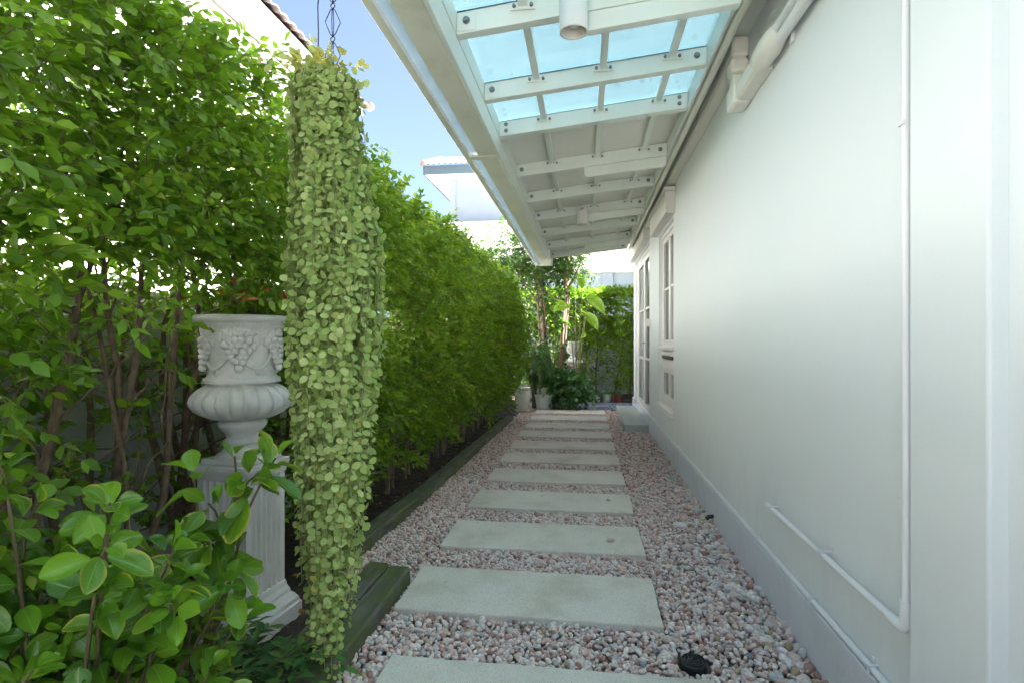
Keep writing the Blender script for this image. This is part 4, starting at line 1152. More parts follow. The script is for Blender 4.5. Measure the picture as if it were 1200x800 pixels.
# ============================================================ HANGING COIN-LEAF PLANT
HX, HY = -0.80, 1.66
HP = thing('hanging_plant', (HX, HY, 1.93), 'long hanging curtain of pale round coin leaves by the path', 'hanging plant')
strand_P, strand_D, strand_N, strand_L, strand_r = [], [], [], [], []
stems = MB()
zt = 1.94
for s in range(135):
    a = random.uniform(0, 2 * math.pi); rr = 0.085 * math.sqrt(random.random()) + 0.01
    top = Vector((HX - 0.03 + rr * math.cos(a), HY + rr * math.sin(a), zt - random.uniform(0, 0.04)))
    ln = random.choice([random.uniform(1.2, 1.72), random.uniform(1.55, 1.95), random.uniform(0.6, 1.45), random.uniform(0.4, 1.05), random.uniform(0.9, 1.55)])
    # drifts out to its own hanging radius, the mass widest around two fifths down, then drawn in
    ro = (0.112 * math.sqrt(random.random()) + 0.015) * (1.28 if random.random() < 0.10 else 1)
    a2 = a + random.gauss(0, 0.5)
    cx = HX + random.gauss(0.02, 0.012)
    pts = []
    nst = int(ln / 0.035)
    ph = random.uniform(0, 6.28); ph2 = random.uniform(0, 6.28)
    for i in range(nst + 1):
        t = i * 0.035
        u = min(1, t / 0.5)
        env = 1.0 if t < 0.95 else max(0.5, 1 - (t - 0.85) * 0.55)
        qx = (1 - u) * (top.x - HX) + u * ro * math.cos(a2) * 1.1 * env
        qy = (1 - u) * (top.y - HY) + u * ro * math.sin(a2) * env
        drift = 0.02 * math.sin(t * 1.9 + 0.4)
        pts.append(Vector((HX + qx + drift + 0.006 * math.sin(t * 9 + ph), HY + qy + 0.006 * math.cos(t * 8 + ph2), max(0.02, top.z - t + 0.05 * math.sin(min(math.pi, t * 12)) * (1 if s % 3 == 0 else 0)))))
    if len(pts) < 4: continue
    stems.tube(pts, 0.0014, 4, False)
    lr = random.random()
    for i in range(1, len(pts)):
        p = pts[i]; tang = (pts[i] - pts[i - 1]).normalized()
        ang = i * 1.57 + ph
        for sg in (0, math.pi):
            if random.random() < 0.07: continue
            oc = Vector((p.x - HX, p.y - HY, 0)); oc = (oc.normalized() if oc.length > 0.01 else Vector((0, -1, 0)))
            sd = oc.cross(Vector((0, 0, 1))) * (1 if sg else -1)
            if i % 2: d_ = sd * 0.9 + oc * random.uniform(0.0, 0.5) + Vector((0, 0, random.gauss(0.05, 0.4)))
            else: d_ = sd * random.gauss(0, 0.5) + oc * 0.55 + Vector((0, 0, 0.5 if sg else -0.6))
            strand_P.append(p + d_ * 0.003)
            strand_D.append(d_)
            strand_N.append(oc * random.uniform(0.5, 1.1) + Vector((random.gauss(0, .35), random.gauss(0, .35), random.gauss(0.45, 0.3))))
            strand_L.append(random.uniform(0.018, 0.031) * (0.8 if i > len(pts) - 5 else 1))
            strand_r.append(min(1, max(0, 0.5 * lr + 0.5 * random.random() + (0.12 if 0.3 < p.z < 0.9 else 0) - 0.05)))
L_ = np.array(strand_L)
stems.build('stem', M['palestem'], HP)
build_leaves('foliage', np.array(strand_P), np.array(strand_D), np.array(strand_N), L_, L_ * 0.78, M['leaf_coin'], HP, 2, np.array(strand_r), True)
mb = MB()
for k in range(6):
    rr_, zz_ = 0.035 + 0.008 * k, 1.86 + 0.013 * k
    mb.tube([(HX - 0.03 + rr_ * math.cos(t), HY + rr_ * math.sin(t), zz_) for t in [i / 24 * 2 * math.pi for i in range(25)]], 0.004, 6)
mb.build('basket', M['black'], HP)
mb = MB(); mb.lathe([(0.03, 1.85), (0.06, 1.88), (0.075, 1.925), (0.05, 1.935), (0.01, 1.94)], (HX - 0.03, HY, 0), 24); mb.build('potting_fibre', M['soil'], HP)
k = 60
O = np.stack([HX - 0.03 + RS.randn(k) * 0.045, HY + RS.randn(k) * 0.045, 1.925 + RS.rand(k) * 0.02], -1)
b_ = sprays(O, nrm(RS.randn(k, 3) * 0.6 + np.array([0, 0, 1.0])), 6, 0.055, 0.024, 0.2, 0.6, 0.7)
build_leaves('top_leaves', *b_[:5], M['leaf_coin'], HP, 2, np.clip(b_[5] + 0.35, 0, 1), True)
mb = MB(); mb.tube([(-0.825, HY - 0.03, 1.93), (-0.823, HY - 0.03, 2.06), (-0.826, HY - 0.028, 2.14), (-0.82, HY - 0.02, 2.24), (-0.755, HY, 2.40)], 0.0022, 6); mb.build('hanging_wire', M['black'], HP)

CH = thing('hanging_chain', (-0.79, HY, 2.0), 'black iron chain of diamond shaped links above the hanging plant', 'chain')
def diamond(zc, h, wdt):
    mb = MB()
    for k, (ang) in enumerate((0.2, 0.2 + math.pi, 1.77, 1.77 + math.pi)):
        ca, sa = math.cos(ang), math.sin(ang)
        q = 1.0 if k < 2 else 0.55
        pts = [(0, 0, h / 2), (wdt * 0.16 * ca, wdt * 0.16 * sa, h / 2 - 0.006), (wdt / 2 * q * ca, wdt / 2 * q * sa, 0.002), (wdt / 2 * q * ca, wdt / 2 * q * sa, -0.002), (wdt * 0.16 * ca, wdt * 0.16 * sa, -h / 2 + 0.006), (0, 0, -h / 2)]
        mb.tube([(p[0] - 0.79, p[1] + HY, p[2] + zc) for p in pts], 0.0016, 6)
    return mb
z = 1.955
for i in range(4):
    diamond(z + 0.045, 0.088, 0.046).build('chain_link', M['black'], CH)
    mb = MB(); zz = z + 0.097
    mb.tube([(-0.79 + 0.007 * math.cos(t), HY + 0.002 * math.sin(t), zz + 0.009 * math.sin(t)) for t in [k / 14 * 2 * math.pi for k in range(15)]], 0.0018, 6)
    mb.build('ring', M['black'], CH)
    z += 0.105
mb = MB(); mb.tube([(-0.79, HY, 2.37), (-0.79, HY, 2.41), (-0.775, HY, 2.425), (-0.745, HY, 2.42), (-0.735, HY, 2.403)], 0.003, 8); mb.build('hook', M['black'], CH)

# ============================================================ SHRUBS AND HEDGES ON THE LEFT
def hedge_foliage(parent, O, D, nl, tl, ll, mat, res, w=0.5, droop=0.3, flat=0.5, twig=0.0014, twigmat='bark'):
    a_ = sprays(O, D, nl, tl, ll, droop, flat, w)
    build_leaves('foliage', *a_[:5], mat, parent, res, a_[5])
    if twig: twig_mesh('twig', a_[6], twig, M[twigmat], parent)

shrub_y = [0.72, 1.22, 1.62, 2.08, 2.52]
shrub_lab = ['tall leafy garden shrub nearest the camera, large leaves, brown stems before the grey wall',
             'tall leafy shrub with dark stems rising behind the low broad leaved shrub',
             'tall leafy shrub whose thick brown stem cluster stands left of the urn',
             'tall leafy shrub spreading over the stone urn from behind',
             'tall leafy shrub behind the hanging coin-leaf plant']
topn = wob(2.3, 5.1, 9)
for si, (sy_, lab) in enumerate(zip(shrub_y, shrub_lab)):
    SH = thing('leafy_shrub', (-1.58, sy_, 0.02), lab, 'shrub', 'tall leafy shrubs along the garden wall')
    ends = []
    for q in range(6 if si != 2 else 7):
        bx, by = -1.56 + random.gauss(0, 0.055), sy_ + random.gauss(0, 0.055)
        r0 = random.uniform(0.011, 0.02)
        pts = walk((bx, by, 0.0), (random.gauss(0, 0.10), random.gauss(0, 0.13), 1), 13, 0.15, 0.075, 0.03)
        for p in pts: p.x = min(max(p.x, -1.85), -1.42)
        mb = MB(); rad = [r0 * (1 - 0.75 * i / 13) for i in range(14)]
        mb.tube(pts, rad, 7)
        for b_ in range(6):
            i0 = random.randint(3, 11)
            pp = walk(pts[i0], (random.gauss(0.35, 0.5), random.gauss(0, 0.6), random.uniform(0.1, 0.9)), 6, 0.075, 0.22)
            for p in pp: p.x = min(max(p.x, -1.88), -1.2 if p.z > 1.2 else -1.4)
            mb.tube(pp, [rad[i0] * 0.42 * (1 - 0.7 * i / 6) for i in range(7)], 5)
            ends += pp[3:]
        mb.build('stem', M['bark'], SH)
    # upper crown: dense; lower skirt: scattered leafy twigs
    n1 = 1000
    y = sy_ + RS.uniform(-0.34, 0.34, n1)
    z = 0.98 + (2.12 - 0.98) * RS.rand(n1) ** 0.85 + 0.05 * topn(y, y * 0 + 1)
    face = -1.16 + 0.06 * topn(y, z * 2)
    x = face - np.abs(RS.randn(n1)) * 0.26
    x = np.where(RS.rand(n1) < 0.25, RS.uniform(-1.9, -1.3, n1), x)
    if si == 0: n1k = (x + 0.18 < -1.22)
    else: n1k = np.ones(n1, bool)
    n2 = 170
    y2 = sy_ + RS.uniform(-0.3, 0.3, n2); z2 = RS.uniform(0.35, 1.05, n2); x2 = RS.uniform(-1.7, -1.2, n2)
    X = np.concatenate([x, x2]); Y = np.concatenate([y, y2]); Z = np.concatenate([z, z2]); 
    keep = np.concatenate([n1k, np.ones(n2, bool)])
    # clear of the urn and the view past it to the wall
    keep &= ~((np.hypot(X - UX, Y - UY) < 0.27) & (Z < 1.20))
    keep &= ~((X > -1.62) & (Y > 1.62) & (Y < 2.1) & (Z < 1.12) & (RS.rand(len(X)) < 0.9))
    keep &= ~((X > UX - 0.22) & (Y < UY + 0.1) & (Y > 1.15) & (Z < 1.33) & (RS.rand(len(X)) < 0.96))
    X, Y, Z = X[keep], Y[keep], Z[keep]
    O = np.stack([X, Y, Z], -1); n_ = len(O)
    D = nrm(np.stack([0.55 + RS.randn(n_) * 0.5, RS.randn(n_) * 0.55, 0.25 + RS.randn(n_) * 0.4], -1))
    D[Z > 2.0, 2] += 0.5
    hedge_foliage(SH, O, D, 10, 0.135, 0.043 if si < 2 else 0.038, M['leaf_shrub'], 1, 0.52, 0.35, 0.45)

row = [o for o in col.objects if o.parent is None and o.name.startswith('leafy_shrub')]  # three are copied out of view, added to cut light reaching the house wall
for src, yy, lab in ((row[2], 0.18, 'unseen leafy shrub added level with the camera to screen light along the garden wall'), (row[3], -0.38, 'unseen leafy shrub added just behind the camera to screen light along the garden wall'), (row[4], -0.95, 'last unseen leafy shrub added behind the camera to screen light along the garden wall')):
    k_ = copy_tree(src); k_.location.y = yy; k_['label'] = lab
HG = thing('clipped_hedge', (-1.45, 5.4, 0.02), 'long clipped green hedge lining the path behind the timber edging', 'hedge')
fn = wob(1.7, 4.3, 9, 17)
cl1, cl2 = pnoise(0.55), pnoise(0.25)
def hedge_cloud(y0, y1, n, skirt=0.20):
    y = RS.uniform(y0, y1, n)
    ztop = np.interp(y, [2.6, 3.4, 5.5, 8.2], [2.08, 2.06, 1.98, 1.84]) + 0.045 * fn(y, y * 0.7)
    z = skirt + (ztop - skirt) * RS.rand(n) ** 0.8
    face = np.interp(y, [2.6, 8.2], [-1.17, -0.95]) + 0.05 * fn(y * 1.3, z * 2.2) - 0.12 * np.clip((0.75 - z) / 0.45, 0, 1)
    face = face - 0.10 * np.clip((z - ztop + 0.22) / 0.22, 0, 1)
    x = face - np.abs(RS.randn(n)) * 0.12
    k = RS.rand(n)
    x = np.where(k < 0.16, face - RS.uniform(0.1, 0.6, n), x)
    top = k > 0.86
    z = np.where(top, ztop - np.abs(RS.randn(n)) * 0.06, z)
    x = np.where(top, face - RS.uniform(0.0, 0.75, n), x)
    thin = (z < 0.55) & (RS.rand(n) < (0.55 - z) * 2.0)
    D = nrm(np.stack([0.75 + RS.randn(n) * 0.5, RS.randn(n) * 0.6, 0.35 + RS.randn(n) * 0.45], -1))
    D[top] = nrm(np.stack([RS.randn(top.sum()) * 0.5, RS.randn(top.sum()) * 0.5, np.ones(top.sum())], -1))
    Q = np.stack([x, y, z], -1)
    clump = 0.6 * cl1(Q) + 0.5 * cl2(Q)
    thin |= (RS.rand(n) < np.clip(0.28 - 0.42 * clump, 0, 0.75)) & ~top
    O = np.stack([x + 0.03 * clump, y, z], -1)[~thin]
    return O, D[~thin]
O, D = hedge_cloud(2.62, 8.1, 14000)
end = RS.rand(900)   # far end face of the hedge
hedge_foliage(HG, O, D, 12, 0.135, 0.041, M['leaf_hedge'], 0, 0.55, 0.25, 0.7, 0.0013)
y = 2.66
while y < 8.15:
    x = -1.44 + random.gauss(0, 0.02) + (y - 2.6) * 0.022
    mb = MB()
    pts = walk((x, y, -0.02), (random.gauss(0, 0.06), random.gauss(0, 0.07), 1), 10, 0.17, 0.05, 0.05)
    r0 = random.uniform(0.012, 0.019)
    mb.tube(pts, [r0 * (1 - 0.07 * i) for i in range(11)], 7)
    for b_ in range(7):
        i0 = random.randint(2, 8)
        pp = walk(pts[i0], (random.gauss(0.5, 0.4), random.gauss(0, 0.6), random.uniform(0.3, 1.0)), 5, 0.09, 0.18)
        mb.tube(pp, [r0 * 0.4 * (1 - 0.13 * i) for i in range(6)], 5)
    mb.build('trunk', M['bark2'], HG)
    y += random.uniform(0.15, 0.24)

# ---- back hedge across the end
BH = thing('back_hedge', (-0.2, 11.4, 0.0), 'sunlit clipped hedge across the far end above bare trunks', 'hedge')
n = 8500
x = RS.uniform(-1.85, 1.5, n); z = 0.95 + 1.12 * RS.rand(n) ** 0.75
yb = 11.08 + np.abs(RS.randn(n)) * 0.16
low = RS.rand(n) < 0.14
z = np.where(low, RS.uniform(0.2, 1.0, n), z)
right = (x > 0.62) & (RS.rand(n) < 0.75)
z = np.where(right, RS.uniform(0.15, 2.05, n), z); yb = np.where(right, 10.75 + RS.rand(n) * 0.4, yb)
top = RS.rand(n) < 0.2
z = np.where(top, 2.04 + 0.03 * RS.randn(n), z); yb = np.where(top, RS.uniform(11.05, 11.75, n), yb)
D = nrm(np.stack([RS.randn(n) * 0.6, -0.7 + RS.randn(n) * 0.5, 0.35 + RS.randn(n) * 0.4], -1))
D[top] = nrm(RS.randn(top.sum(), 3) * 0.4 + np.array([0, 0, 1.0]))
hedge_foliage(BH, np.stack([x, yb, z], -1), D, 10, 0.13, 0.042, M['leaf_hedge'], 0, 0.6, 0.25, 0.55, 0.0014)
for xx in np.arange(-1.7, 1.45, 0.32):
    mb = MB(); pts = walk((xx + random.gauss(0, 0.05), 11.35 + random.gauss(0, 0.05), -0.02), (random.gauss(0, 0.1), random.gauss(0, 0.06), 1), 9, 0.19, 0.07, 0.05)
    r0 = random.uniform(0.02, 0.035); mb.tube(pts, [r0 * (1 - 0.07 * i) for i in range(10)], 7)
    for b_ in range(5):
        pp = walk(pts[random.randint(2, 7)], (random.gauss(0, 0.6), -0.5, 0.8), 5, 0.09, 0.2); mb.tube(pp, [r0 * 0.35 * (1 - 0.13 * i) for i in range(6)], 5)
    mb.build('trunk', M['bark'], BH)

# ============================================================ LOW BROAD-LEAVED SHRUBS IN FRONT
def big_leaves(name, specs, mat, parent):
    """specs: (base, direction, normal, length, width, droop). Curved leaf with midrib fold"""
    nu, nv = 7, 11
    V, A, Bv, Cc, F = [], [], [], [], []
    for (p, d, n_, ln, wd, dr) in specs:
        d = Vector(d).normalized(); n_ = Vector(n_); x = d.cross(n_).normalized(); n_ = x.cross(d)
        b = len(V); rv = random.random(); wv = random.uniform(0, 6.28); curl = random.uniform(0.08, 0.35)
        for j in range(nv):
            t = j / (nv - 1)
            wdt = wd * 0.5 * (math.sin(math.pi * min(1, (t * 0.975 + 0.012)) ** 1.22)) ** 0.62
            c = Vector(p) + d * (ln * (t - 0.12 * dr * t * t)) - Vector((0, 0, 1)) * (ln * dr * 0.55 * t * t)
            for i in range(nu):
                u = i / (nu - 1) * 2 - 1
                q = c + x * (wdt * u) + n_ * (ln * curl * (u * u) * wdt / max(wd, 1e-6) + 0.018 * ln * math.sin(t * 9 + wv + 2 * u) * abs(u))
                V.append(q); A.append(rv); Bv.append(u); Cc.append(t)
        for j in range(nv - 1):
            for i in range(nu - 1):
                F.append((b + j * nu + i, b + j * nu + i + 1, b + (j + 1) * nu + i + 1, b + (j + 1) * nu + i))
    return np_mesh(name, np.array([tuple(v) for v in V]), [np.array(F)], mat, parent, {'rnd': A, 'lu': Bv, 'lv': Cc}, True)

def whorl(c, axis, nleaf, ln, specs, spread=1.0):
    axis = Vector(axis).normalized(); u = axis.orthogonal().normalized(); v = axis.cross(u)
    a0 = random.uniform(0, 6.28)
    for k in range(nleaf):
        a = a0 + k * 2.4
        t = k / max(1, nleaf - 1)
        el = (0.1 + 1.0 * t) * (1 / spread) + random.gauss(0, 0.22)           # outer leaves flat, inner ones upright
        d = (u * math.cos(a) + v * math.sin(a)) * math.cos(el) + axis * math.sin(el)
        p = Vector(c) - axis * (0.045 * (1 - t)) + d * 0.012
        l_ = ln * random.uniform(0.75, 1.15) * (1 - 0.35 * t)
        nn = axis * math.cos(el) - (u * math.cos(a) + v * math.sin(a)) * math.sin(el)
        nn = nn + Vector((random.gauss(0, .2), random.gauss(0, .2), random.gauss(0, .2)))
        specs.append((p, d, nn, l_, l_ * random.uniform(0.52, 0.64), random.uniform(0.1, 0.55)))

def leafy_plant(name, base, tips, ln, mat, label, trunk_r, cat='shrub', nleaf=(7, 9)):
    T = thing(name, base, label, cat)
    specs = []
    for (tip, ax) in tips:
        b = Vector(base) + Vector((random.gauss(0, 0.03), random.gauss(0, 0.03), 0)); t = Vector(tip); a = Vector(ax).normalized()
        mid = b.lerp(t - a * 0.12, 0.55) + Vector((random.gauss(0, 0.02), random.gauss(0, 0.02), 0.05))
        pts = []
        for i in range(11):
            s = i / 10; pts.append(b * (1 - s) ** 3 + mid * 3 * s * (1 - s) ** 2 + (t - a * 0.10) * 3 * s * s * (1 - s) + t * s ** 3)
        mb = MB(); mb.tube(pts, [trunk_r * (1 - 0.6 * i / 10) for i in range(11)], 7); mb.build('branch', M['brownstem'], T)
        whorl(t, a, random.randint(*nleaf), ln, specs)
        for i in (3, 5, 6, 7, 8):          # single leaves along the branch
            if random.random() < 0.7:
                d = Vector((random.gauss(0.2, 0.6), random.gauss(-0.2, 0.6), random.uniform(-0.2, 0.5)))
                specs.append((pts[i], d, Vector((random.gauss(0, .3), random.gauss(-.3, .3), 1)), ln * random.uniform(0.8, 1.05), ln * 0.5, random.uniform(0.2, 0.6)))
    big_leaves('foliage', specs, mat, T)
    return T
tips = []
rr = random.Random(5)
for k in range(74):
    while True:
        x, y, z = rr.uniform(-1.28, -0.76), rr.uniform(0.72, 1.22), rr.uniform(0.33, 0.90)
        # dome: higher towards the camera side middle
        if z < 0.95 - 0.9 * abs(y - 0.88) - 0.55 * abs(x + 1.0): break
    tips.append(((x, y, z), (rr.gauss(0.25, 0.35), rr.gauss(-0.25, 0.35), rr.uniform(0.5, 1.0))))
leafy_plant('broad_leaved_shrub', (-1.03, 0.95, 0.02), tips, 0.076, M['leaf_big'], 'low bright green shrub with broad glossy leaves in the near corner', 0.0055)
tips = [((-0.765, 1.22, 0.79), (0.75, -0.1, 0.35)), ((-0.74, 1.25, 0.82), (0.5, 0.1, 0.8)), ((-0.79, 1.20, 0.77), (0.2, -0.6, 0.5)), ((-0.82, 1.21, 0.83), (0.0, -0.3, 0.9)), ((-0.91, 1.18, 0.80), (-0.2, -0.3, 0.9)), ((-0.88, 1.20, 0.72), (-0.1, -0.6, 0.45)),
        ((-0.855, 1.16, 0.64), (0.1, -0.8, 0.1)), ((-0.79, 1.18, 0.58), (0.8, -0.3, 0.15)), ((-0.955, 1.08, 0.50), (0.35, -0.5, 0.55)), ((-0.98, 1.14, 0.62), (-0.3, -0.5, 0.6))]
leafy_plant('broad_leaved_shrub', (-0.985, 1.24, 0.02), tips, 0.092, M['leaf_big_yellow'], 'sprawling shrub with yellow edged glossy leaves in front of the pedestal', 0.0055, nleaf=(4, 6))

# ---- dark fern at the foot of the pedestal
FN = thing('fern', (-1.03, 1.585, 0.03), 'dark green fern with lobed fronds at the foot of the pedestal', 'fern')
specs = []
mb = MB()
for k in range(20):
    a = random.uniform(0, 6.28); ln = random.uniform(0.2, 0.36)
    d0 = Vector((math.cos(a), math.sin(a), 0))
    pts = [Vector((-1.03, 1.585, 0.03)) + Vector((random.gauss(0, .03), random.gauss(0, .03), 0)) + d0 * (ln * 0.8 * t) + Vector((0, 0, ln * (1.25 * t - 1.0 * t * t))) for t in [i / 9 for i in range(10)]]
    mb.tube(pts, [0.003 * (1 - 0.08 * i) for i in range(10)], 5)
    for i in range(2, 10):
        tg = (pts[i] - pts[i - 1]).normalized(); sd = tg.cross(Vector((0, 0, 1))).normalized()
        lw = 0.075 * math.sin(math.pi * (0.25 + 0.72 * i / 10))
        for sg in (1, -1):
            specs.append((pts[i], sd * sg * 0.9 + tg * 0.75, Vector((0, 0, 1)) + tg * random.gauss(0, 0.2), lw, 0.024, 0.3))
    specs.append((pts[-1], pts[-1] - pts[-2], Vector((0, 0, 1)), 0.07, 0.03, 0.5))
mb.build('stalk', M['greenstem'], FN)
P = np.array([tuple(s[0]) for s in specs]); D = np.array([tuple(s[1]) for s in specs]); NN = np.array([tuple(s[2]) for s in specs])
build_leaves('foliage', P, D, NN, np.array([s[3] for s in specs]), np.array([s[4] for s in specs]), M['leaf_dark'], FN, 1)

# ---- black nursery pot low in the near bed
NP = MB(); NP.lathe([(0.10, 0.0), (0.125, 0.20), (0.14, 0.21), (0.14, 0.235), (0.132, 0.238), (0.122, 0.22), (0.11, 0.06), (0.01, 0.05)], (-0.955, 1.34, -0.14), 40)
tag(NP.build('nursery_pot', M['blackpl']), 'black plastic nursery pot half hidden under the yellow edged shrub', 'pot')

# ---- round black drain cover
DC = thing('drain_cover', (0.365, 1.955, -0.007), 'round black plastic drain cover with ring grooves set in the gravel', 'drain cover')
mb = MB(); mb.lathe([(0.046, -0.02), (0.046, 0.016), (0.0435, 0.021), (0.030, 0.023), (0.005, 0.023)], (0, 0, 0), 12); mb.build('rim', M['blackpl'], DC, world=False)
mb = MB()
for r_ in (0.037, 0.027, 0.017, 0.008):
    mb.tube([(r_ * math.cos(t), r_ * math.sin(t), 0.0245) for t in [k / 32 * 2 * math.pi for k in range(33)]], 0.0026, 6)
mb.build('ring', M['blackpl'], DC, world=False)

# ============================================================ THE FAR CORNER
def pot(mb, r0, r1, h, rim=0.012, seg=40, bulge=0.0):
    pr = [(r0 * 0.92, 0.0), (r0, 0.004)]
    for k in range(1, 9):
        t = k / 8; pr.append((r0 + (r1 - r0) * t + bulge * math.sin(math.pi * t), h * 0.9 * t))
    pr += [(r1 + rim, h * 0.9 + 0.002), (r1 + rim, h - 0.004), (r1 + rim - 0.004, h), (r1 - 0.006, h), (r1 - 0.012, h * 0.88), (0.008, h * 0.87)]
    return mb.lathe(pr, (0, 0, 0), seg)
T = thing('tall_pot', (-0.97, 8.55, 0.02), 'tall white glazed pot standing at the far end of the hedge', 'pot')
mb = MB(); pot(mb, 0.085, 0.112, 0.345, 0.004, 40, 0.02); mb.v = [(x, y, z + 0.03) for x, y, z in mb.v]; mb.build('pot_body', M['white_pot'], T, world=False)
mb = MB(); mb.lathe([(0.10, 0.0), (0.12, 0.025), (0.112, 0.028), (0.01, 0.02)], (0, 0, 0), 32); mb.build('saucer', M['white_pot'], T, world=False)

def foliage_ball(parent, c, rad, n, ll, mat, nl=8, tl=0.12, res=1, w=0.5, up=0.4, droop=0.4):
    d = nrm(RS.randn(n, 3)); r = RS.rand(n, 1) ** 0.4
    O = np.array(c) + d * r * np.array(rad) * 0.8
    D = nrm(d * 0.8 + RS.randn(n, 3) * 0.4 + np.array([0, 0, up]))
    hedge_foliage(parent, O, D, nl, tl, ll, mat, res, w, droop, 0.5, 0.002, 'greenstem')

T = thing('round_pot', (-0.66, 8.88, 0.02), 'round white plastic pot with a rim holding a smaller white pot', 'pot')
mb = MB(); pot(mb, 0.115, 0.14, 0.235, 0.012); mb.build('pot_body', M['plastic_pot'], T, world=False)
T = thing('small_pot', (-0.64, 8.88, 0.235), 'small white pot with a leafy stem standing inside the round white pot', 'pot')
mb = MB(); pot(mb, 0.058, 0.072, 0.135, 0.005); mb.build('pot_body', M['white_pot'], T, world=False)
k = 14
O = np.stack([-0.64 + RS.randn(k) * 0.02, 8.88 + RS.randn(k) * 0.02, np.full(k, 0.34)], -1)
hedge_foliage(T, O, nrm(RS.randn(k, 3) * 0.5 + np.array([0, 0, 1.0])), 8, 0.25, 0.08, M['leaf_dark'], 1, 0.35, 0.5, 0.5, 0)

T = thing('bushy_pot_plant', (-0.32, 9.12, 0.02), 'bushy dark green plant spilling over a low white pot on a saucer', 'potted plant')
mb = MB(); pot(mb, 0.13, 0.165, 0.16, 0.01); mb.v = [(x, y, z + 0.02) for x, y, z in mb.v]; mb.build('pot_body', M['plastic_pot'], T, world=False)
mb = MB(); mb.lathe([(0.17, 0.0), (0.20, 0.022), (0.19, 0.024), (0.01, 0.018)], (0, 0, 0), 32); mb.build('saucer', M['terracotta'], T, world=False)
foliage_ball(T, (-0.28, 9.05, 0.38), (0.44, 0.36, 0.27), 190, 0.095, M['leaf_dark'], 8, 0.15, 1, 0.5, 0.15, 0.6)

def small_pot(x, y, matn, lab, h=0.15, r=0.075, leafy=0.13):
    T = thing('small_potted_plant', (x, y, 0.01), lab, 'potted plant', 'small potted plants at the far wall')
    mb = MB(); pot(mb, r * 0.75, r, h, 0.008, 28); mb.build('pot_body', M[matn], T, world=False)
    k = 14
    O = np.stack([x + RS.randn(k) * 0.012, y + RS.randn(k) * 0.012, np.full(k, h)], -1)
    hedge_foliage(T, O, nrm(RS.randn(k, 3) * 0.55 + np.array([0, 0, 0.9])), 6, leafy, 0.07, M['leaf_dark'], 1, 0.28, 0.6, 0.5, 0)
small_pot(0.20, 10.14, 'plastic_pot', 'small greyish white potted plant beside the bushy pot plant', 0.135, 0.07)
small_pot(0.39, 10.16, 'white_pot', 'small cream potted plant directly beside the red pot', 0.14, 0.072, 0.17)
small_pot(0.565, 10.14, 'red_pot', 'small potted plant in a dark red pot near the door', 0.145, 0.08, 0.16)

# stone planter on a pillar, half hidden behind the bushes
T = thing('stone_planter', (-0.25, 10.6, 0.0), 'weathered stone planter on a short pillar behind the bushy pot plant', 'planter')
mb = MB(); mb.box(-0.13, 0.13, -0.13, 0.13, -0.02, 0.70); mb.build('pillar', M['stone'], T, bevel=0.01, world=False)
mb = MB(); mb.box(-0.2, 0.2, -0.17, 0.17, 0.702, 0.745); mb.build('shelf', M['stone'], T, bevel=0.006, world=False)
mb = MB(); mb.lathe([(0.06, 0.82), (0.05, 0.84), (0.05, 0.87), (0.11, 0.93), (0.14, 1.0), (0.13, 1.06), (0.15, 1.085), (0.15, 1.10), (0.13, 1.10), (0.01, 1.05)], (0, 0, 0), 32); mb.lathe([(0.09, 0.746), (0.09, 0.77), (0.06, 0.82), (0.01, 0.825)], (0, 0, 0), 32); mb.build('bowl', M['stone'], T, world=False)
T2 = MB(); T2.lathe([(0.08, 0.0), (0.14, 0.04), (0.15, 0.045), (0.13, 0.045), (0.01, 0.02)], (-0.38, 10.38, 0.60), 32); T2.tube([(-0.38, 10.38, -0.02), (-0.38, 10.38, 0.3), (-0.38, 10.38, 0.605)], 0.04, 12)
tag(T2.build('clay_dish', M['terracotta']), 'reddish clay dish on a post behind the bushy pot plant', 'dish')

# ---- drooping dark palm-like plant between the pots and the hedge
T = thing('palm_plant', (-0.83, 9.05, 0.02), 'dark palm with drooping feathery fronds at the far end of the hedge', 'palm')
specs = []; mb = MB()
for k in range(26):
    a = k * 2.4; ln = random.uniform(0.45, 0.8)
    d0 = Vector((math.cos(a), math.sin(a), 0))
    b = Vector((-0.83, 9.05, 0.45 + 0.02 * k))
    pts = [b + d0 * (ln * 0.6 * t) + Vector((0, 0, ln * (0.85 * t - 1.15 * t * t))) for t in [i / 12 for i in range(13)]]
    mb.tube(pts, [0.006 * (1 - 0.065 * i) for i in range(13)], 5)
    for i in range(2, 13):
        tg = (pts[i] - pts[i - 1]).normalized(); sd = tg.cross(Vector((0, 0, 1))).normalized()
        for sg in (1, -1):
            for q in (0, 0.5):
                p = pts[i] - tg * (ln / 14 * q)
                specs.append((p, sd * sg * 0.7 + tg * 0.6 + Vector((0, 0, -0.35)), Vector((0, 0, 1)) + sd * sg * 0.4, 0.20 * math.sin(math.pi * (0.2 + 0.7 * i / 13)), 0.016))
mb.build('frond_stalk', M['greenstem'], T)
mb = MB(); mb.tube([(-0.83, 9.05, -0.02), (-0.83, 9.05, 0.4), (-0.82, 9.06, 0.95)], [0.04, 0.035, 0.03], 10); mb.build('trunk', M['bark'], T)
P = np.array([tuple(s[0]) for s in specs]); D = np.array([tuple(s[1]) for s in specs]); NN = np.array([tuple(s[2]) for s in specs])
build_leaves('fronds', P, D, NN, np.array([s[3] for s in specs]), np.array([s[4] for s in specs]), M['leaf_dark'], T, 0)

